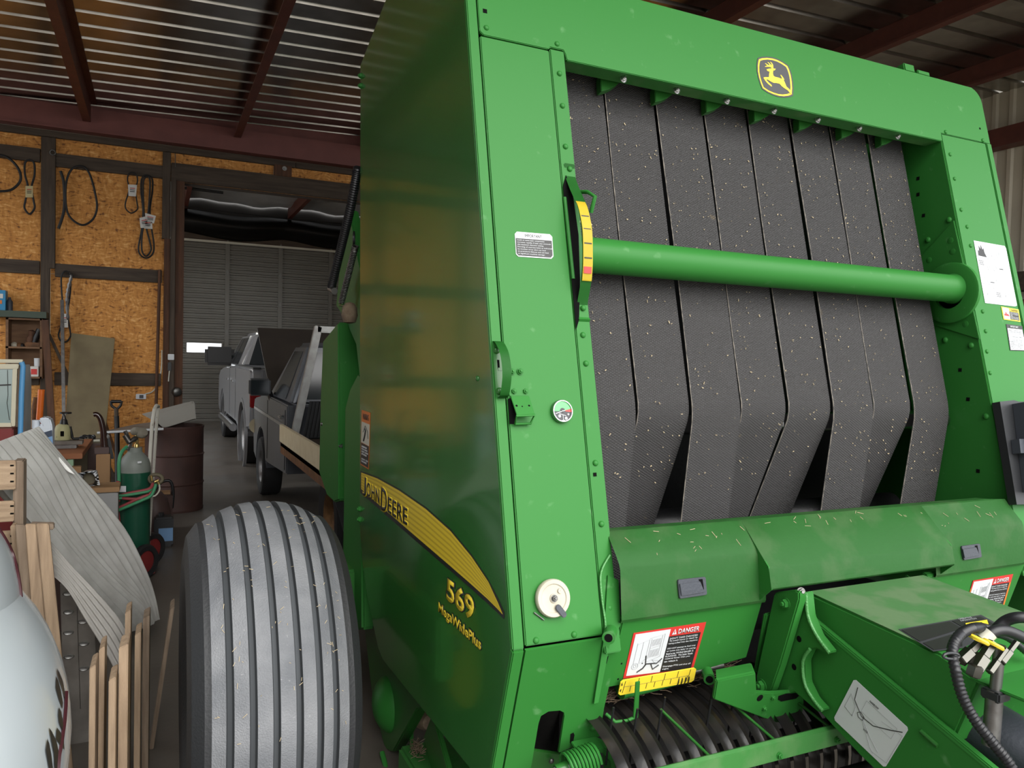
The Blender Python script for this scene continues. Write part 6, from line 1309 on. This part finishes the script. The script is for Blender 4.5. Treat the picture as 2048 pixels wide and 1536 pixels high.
box('charger_case', (q_[0] - .13, 7.62, 0), (q_[0] + .08, 7.80, .34), 'drum_rust', lbx, .01); tube('charger_handle', smoothpath([V3((q_[0] - .08, 7.7, .34)), V3((q_[0] - .02, 7.7, .44)), V3((q_[0] + .06, 7.7, .45)), V3((q_[0] + .085, 7.7, .34)), V3((q_[0] + .075, 7.7, .2))], 5), .014, 'hose_black', lbx, 8); box('charger_top', (q_[0] - .05, 7.64, .341), (q_[0] + .06, 7.76, .36), 'card_brown', lbx)
# ---- workbench and what stands on it
ZBt = .90
wbn = thing('workbench', 'low cluttered bench with an orange board edge and mint green post', 'bench', (-.9, 6.6, 0))
def by_(px, y): return onY(px, 870, y)[0]
box('bench_top', (-2.2, 6.3, ZBt - .04), (by_(165, 6.3), 7.3, ZBt), 'board_orange', wbn, .003)
box('bench_post', (by_(135, 6.32), 6.32, 0), (by_(147, 6.32), 6.40, ZBt - .04), 'mint', wbn, .003); box('bench_post', (-2.1, 6.35, 0), (-2.0, 6.45, ZBt - .04), 'mint', wbn, .003); box('bench_back', (-2.1, 7.2, 0), (by_(160, 6.5), 7.25, ZBt - .04), 'khaki', wbn)
bar('bench_brace', (by_(108, 6.4), 6.42, .45), (by_(133, 6.4), 6.42, .80), .03, .05, 'old_wood_v', wbn, (0, 1, 0))
sp_ = thing('hand_sprayer', 'old cream bell shaped hand sprayer with black yoke on the bench', 'sprayer', (by_(124, 6.7), 6.7, ZBt + .06)); sx = by_(125, 6.7)
lathe('sprayer_bell', [(0, 0), (.052, 0), (.054, .02), (.053, .075), (.045, .105), (.028, .12), (0, .125)], (sx, 6.7, ZBt + .06), (0, 0, 1), 'bell_cream', sp_, 24); obox('bell_slot', (sx + .003, 6.7 - .054, ZBt + .11), (.012, 0, 0), (0, .003, 0), (0, 0, .02), 'black_hole', sp_, .002)
tube('sprayer_yoke', [V3((sx - .015, 6.7, ZBt + .17)), V3((sx + .008, 6.7, ZBt + .26)), V3((sx + .032, 6.7, ZBt + .17))], .008, 'black_paint', sp_, 8); lathe('sprayer_disc', [(0, 0), (.04, 0), (.04, .012), (0, .014)], (sx + .02, 6.7, ZBt + .258), (0, 0, 1), 'black_paint', sp_, 16); tube('sprayer_pipe', smoothpath([V3((sx + .05, 6.7, ZBt + .16)), V3((sx + .062, 6.7, ZBt + .10)), V3((sx + .07, 6.7, ZBt + .068)), V3((sx + .11, 6.7, ZBt + .068))], 4), .009, 'black_paint', sp_, 8); lathe('sprayer_collar', [(0, 0), (.03, 0), (.022, .035), (0, .035)], (sx + .008, 6.7, ZBt + .178), (0, 0, 1), 'black_paint', sp_, 14)
pk_ = thing('iron_plates', 'stack of dark flat iron plates under the sprayer', 'metal plates', (sx, 6.7, ZBt)); box('plate', (sx - .09, 6.62, ZBt + .001), (sx + .10, 6.78, ZBt + .03), 'steel_worn', pk_, .002); box('plate', (sx - .12, 6.60, ZBt + .031), (sx + .14, 6.74, ZBt + .058), 'alu_plank', pk_, .002)
yj = 5.2; jz = ZBt - .06; jx = onY(85, 870, yj)[0]
jstand = thing('jug_stand', 'dark crate under the white jug behind the roofing sheet', 'crate', (jx, yj, 0)); box('crate_side', (jx - .10, yj - .09, 0), (jx + .12, yj + .09, jz), 'maroon_box', jstand, .004)
jug = thing('white_jug', 'pale blue white plastic jug with a navy label behind the roofing sheet', 'jug', (jx, yj, jz))
zt = onY(85, 833, yj)[2]; x0j, x1j = onY(63, 870, yj)[0], onY(107, 870, yj)[0]
prism('jug_body', [V3((x0j + .012, yj - .06, jz)), V3((x1j, yj - .06, jz)), V3((x1j, yj - .06, zt - .05)), V3((x1j - .012, yj - .06, zt - .008)), V3((x1j - .045, yj - .06, zt)), V3((x1j - .07, yj - .06, zt - .01)), V3((x1j - .052, yj - .06, zt - .045)), V3((x0j + .045, yj - .06, zt - .05)), V3((x0j + .005, yj - .06, zt - .07)), V3((x0j, yj - .06, zt - .09))], (0, .12, 0), 'jug_white', jug, .012)
cyl('jug_neck', (x0j + .022, yj, zt - .068), (x0j + .022, yj, zt - .02), .022, 'jug_white', jug, 16)
prism('jug_label', [onY(84, 866, yj - .064), onY(104, 860, yj - .064), onY(106, 895, yj - .064), onY(92, 893, yj - .064)], (0, -.001, 0), 'label_navy', jug); prism('jug_label_lower', [onY(91, 876, yj - .0655), onY(105, 872, yj - .0655), onY(107, 905, yj - .0655), onY(97, 903, yj - .0655)], (0, -.001, 0), 'label_blue', jug)
# window sash, blue pole, board and tubes at the far left
yw = 5.35
ws = thing('window_sash', 'old cream painted window sash leaning at the left edge', 'window sash', tuple(onY(10, 858, yw)))
def W(px, py, d=0.0): return onY(px, py, yw + d)
for q in (((-140, 717), (46, 719), (44, 726), (-140, 725)), ((-140, 727), (38, 728), (36, 738), (-140, 739)), ((25, 738), (34, 737), (30, 853), (21, 853)), ((-140, 847), (24, 846), (24, 854), (-140, 855)), ((-140, 738), (-128, 738), (-128, 850), (-140, 850))): prism('sash_rail', [W(*p) for p in q], (0, .03, 0), 'cream_old', ws, .003)
prism('sash_pane', [W(-130, 738, .012), W(26, 738, .012), W(22, 848, .012), W(-130, 848, .012)], (0, .004, 0), 'window_glass', ws); tube('pane_crack', [W(15, 740, .008), W(16, 790, .008), W(14, 806, .008), W(19, 840, .008)], .0015, 'print_dark', ws, 4); prism('pane_print', [W(-2, 769, .008), W(22, 768, .008), W(22, 771, .008), W(-2, 772, .008)], (0, .002, 0), 'print_dark', ws)
prism('sash_outer_stile', [W(36, 736, .02), W(42, 730, .02), W(37, 854, .02), W(30, 854, .02)], (0, .03, 0), 'pallet_dark', ws, .003)
rb_ = tag(box('red_box', (W(-140, 860)[0], yw - .06, 0), (W(30, 860)[0], yw + .25, W(0, 856)[2]), 'red_paint', None, .006), 'red metal box carrying the cream window sash', 'box')
tag(tube('blue_pole', [onY(43, 724, yw - .02), onY(46, 732, yw - .02), onY(43, 790, yw - .02), V3((onY(36, 870, yw - .02)[0], yw - .08, 0))], .0145, 'sky_blue', None, 12), 'chipped sky blue pole beside the window sash', 'pole')
tag(prism('grey_board', [onY(49, 729, 5.7), onY(59, 729, 5.75), onY(62, 760, 5.75), V3((onY(61, 870, 5.75)[0], 5.75, 0)), V3((onY(44, 870, 5.7)[0], 5.7, 0))], (0, .02, 0), 'chest_grey', None, .002), 'narrow grey board leaning behind the blue pole', 'board')
tag(prism('dark_plank', [onY(50, 790, 5.9), onY(58, 765, 5.9), onY(61, 790, 5.9), V3((onY(60, 870, 5.9)[0], 5.9, 0)), V3((onY(50, 870, 5.9)[0], 5.9, 0))], (0, .03, 0), 'old_wood_v', None, .002), 'dark narrow plank behind the grey board', 'plank')
tag(cyl('orange_tube', V3((onY(75, 835, 6.6)[0], 6.6, ZBt)), onY(83, 779, 6.6), .022, 'orange_plastic', None, 16), 'bright orange tube standing on the bench', 'tube'); tag(tube('rusty_pipe', [V3((onY(68, 835, 6.75)[0], 6.75, ZBt)), onY(70, 810, 6.75), onY(73, 795, 6.75)], .020, 'rust', None, 10), 'short rusty pipe leaning left of the orange tube', 'pipe')
# boxes right of the bench
yk = 7.35
mb = thing('maroon_cabinet', 'maroon brown metal cabinet beside the bench', 'cabinet', (onY(182, 900, yk)[0], yk, 0)); x0, x1 = onY(150, 900, yk)[0], onY(203, 900, yk)[0]; zt = onY(180, 886, yk)[2]
box('cabinet_body', (x0, yk, 0), (x1, yk + .4, zt), 'khaki', mb, .004); box('cabinet_door', (onY(161, 900, yk)[0], yk - .015, .05), (x1, yk - .001, zt - .004), 'maroon_box', mb, .003); lathe('cabinet_lock', [(0, 0), (.014, 0), (.014, .01), (0, .01)], (onY(155, 892, yk)[0], yk, zt - .06), (0, -1, 0), 'black_paint', mb, 12)
co_ = tag(tube('wire_coil', smoothpath([V3((x0 + .03 + .06 * math.cos(t) + .05, yk + .12 + .05 * math.sin(t), zt + .012 + .012 * (k % 4))) for k, t in enumerate([q * .7 for q in range(22)])], 3), .008, 'black_paint', None, 6), 'coil of black wire on the maroon cabinet', 'wire')
tag(cyl('pale_stub', (onY(186, 882, yk)[0], yk + .06, zt + .012), (onY(196, 882, yk)[0] + .01, yk + .06, zt + .012), .011, 'decal_cream', None, 10), 'short pale rod on the maroon cabinet', 'rod')
ys_ = 6.55
sw_ = thing('hand_saw', 'hand tool with a long curved dark varnished handle', 'saw', tuple(onY(205, 910, ys_)))
tube('saw_grip', smoothpath([onY(187, 829, ys_), onY(194, 829, ys_), onY(201, 838, ys_), onY(206, 858, ys_), onY(208, 880, ys_), onY(209, 893, ys_)], 5), [.018 if k < 4 else .016 + .0004 * k for k in range(26)], 'dark_wood', sw_, 12); prism('saw_plate', [onY(203, 866, ys_), onY(216, 866, ys_), onY(222, 885, ys_), onY(228, 918, ys_), onY(222, 918, ys_), onY(216, 893, ys_), onY(204, 893, ys_)], (0, .015, 0), 'black_plastic', sw_, .003); bolt(onY(215, 873, ys_), (0, -1, 0), .012, sw_, 'zinc')
db = thing('dark_box', 'small dark brown box under the curved handle', 'box', tuple(onY(203, 908, ys_))); xa, xb = onY(189, 900, ys_ - .05)[0], onY(218, 900, ys_ - .05)[0]; z0_, z1_ = onY(203, 908, ys_ - .05)[2], onY(203, 895, ys_ - .05)[2]
box('box_body', (xa, ys_ - .05, z0_), (xb, ys_ + .10, z1_), 'maroon_box', db, .003)
tag(box('wood_block', (onY(193, 930, ys_)[0], ys_ - .06, 0.0), (onY(221, 930, ys_)[0], ys_ + .1, z0_ - .001), 'card_brown', None, .004), 'pale brown wooden block standing below the dark box', 'block')
tag(lathe('khaki_can', [(0, 0), (.09, 0), (.092, .3), (.085, .56), (.05, .60), (0, .61)], (onY(234, 940, 6.75)[0], 6.75, 0), (0, 0, 1), 'khaki', None, 20), 'tall khaki can left of the green cylinder', 'can')
chs = thing('grey_chest', 'grey chest with a wooden lid behind the roofing sheet', 'chest', (onY(200, 1000, 5.9)[0], 5.9, 0)); x0, x1 = onY(140, 985, 5.9)[0], onY(236, 985, 5.9)[0]; zt = onY(200, 985, 5.9)[2]
box('chest_body', (x0, 5.9, 0), (x1, 6.10, zt), 'chest_grey', chs, .006); box('chest_lid', (x0 - .01, 5.88, zt + .001), (x1 + .01, 6.12, zt + .035), 'card_brown', chs, .003)
vn = thing('vent_plate', 'white square plate with a round duct hole on the chest', 'vent', tuple(onY(178, 978, 5.97))); vq = [(156, 953), (194, 947), (200, 977), (160, 981)]
zc_ = zt + .036; vd = zc_ - onY(178, 980, 5.95)[2]
def Vp(px, py, d=0.0): return onY(px, py, 5.95 + d) + V3((0, 0, vd))
ringo = [Vp(178 + 13 * math.cos(t), 965 + 13 * math.sin(t)) for t in [2 * math.pi * k / 24 for k in range(24)]]
corn = [Vp(*bil(vq, .5 + .5 * max(-1, min(1, math.cos(t) * 1.42)), .5 + .5 * max(-1, min(1, math.sin(t) * 1.42)))) for t in [2 * math.pi * k / 24 for k in range(24)]]
bm = bmesh.new(); A_r = [bm.verts.new(p) for p in ringo]; B_r = [bm.verts.new(p) for p in corn]; fs = [bm.faces.new((A_r[k], A_r[(k + 1) % 24], B_r[(k + 1) % 24], B_r[k])) for k in range(24)]; bmesh.ops.solidify(bm, geom=fs, thickness=.02); bmobj('plate_face', bm, 'decal_white', vn)
lathe('duct_ring', [(.05, 0), (.054, 0), (.054, .08), (.05, .08)], Vp(178, 965, .01), (0, 1, 0), 'galvanised', vn, 24, closed=True); prism('duct_back', [p + V3((0, .07, 0)) for p in ringo], (0, .004, 0), 'khaki', vn)
cb = tag(box('card_box', (onY(140, 960, 6.15)[0], 6.22, zt * .2), (onY(160, 960, 6.15)[0], 6.29, onY(150, 934, 6.22)[2]), 'card_brown', None, .003), 'tan cardboard box between the bench post and cabinet', 'box'); cb.location.z = 0
shv = thing('garden_shovel', 'shovel with a dark D handle leaning by the light panel', 'shovel', tuple(onY(232, 920, 9.2))); ysv = 9.0
def SV(px, py, d=0.0): return onY(px, py, ysv + d)
tube('shovel_grip', [SV(222, 803), SV(243, 803)], .018, 'black_paint', shv, 10); tube('shovel_yoke', smoothpath([SV(222, 802), SV(223, 811), SV(231, 817), SV(234, 818), SV(241, 811), SV(243, 802)], 4), .013, 'black_paint', shv, 8)
tube('shovel_shaft', [SV(232.5, 816), SV(233, 860)], .022, 'old_wood_v', shv, 10); tube('shovel_socket', [SV(233, 832), SV(234, 860), V3((SV(236, 1000)[0], ysv - .12, 0.12))], .026, 'black_paint', shv, 10); prism('shovel_blade', [V3((SV(236, 1000)[0] - .1, ysv - .14, .28)), V3((SV(236, 1000)[0] + .1, ysv - .14, .28)), V3((SV(236, 1000)[0] + .09, ysv - .16, .06)), V3((SV(236, 1000)[0], ysv - .17, 0)), V3((SV(236, 1000)[0] - .09, ysv - .16, .06))], (0, .008, 0), 'steel_worn', shv, .002)
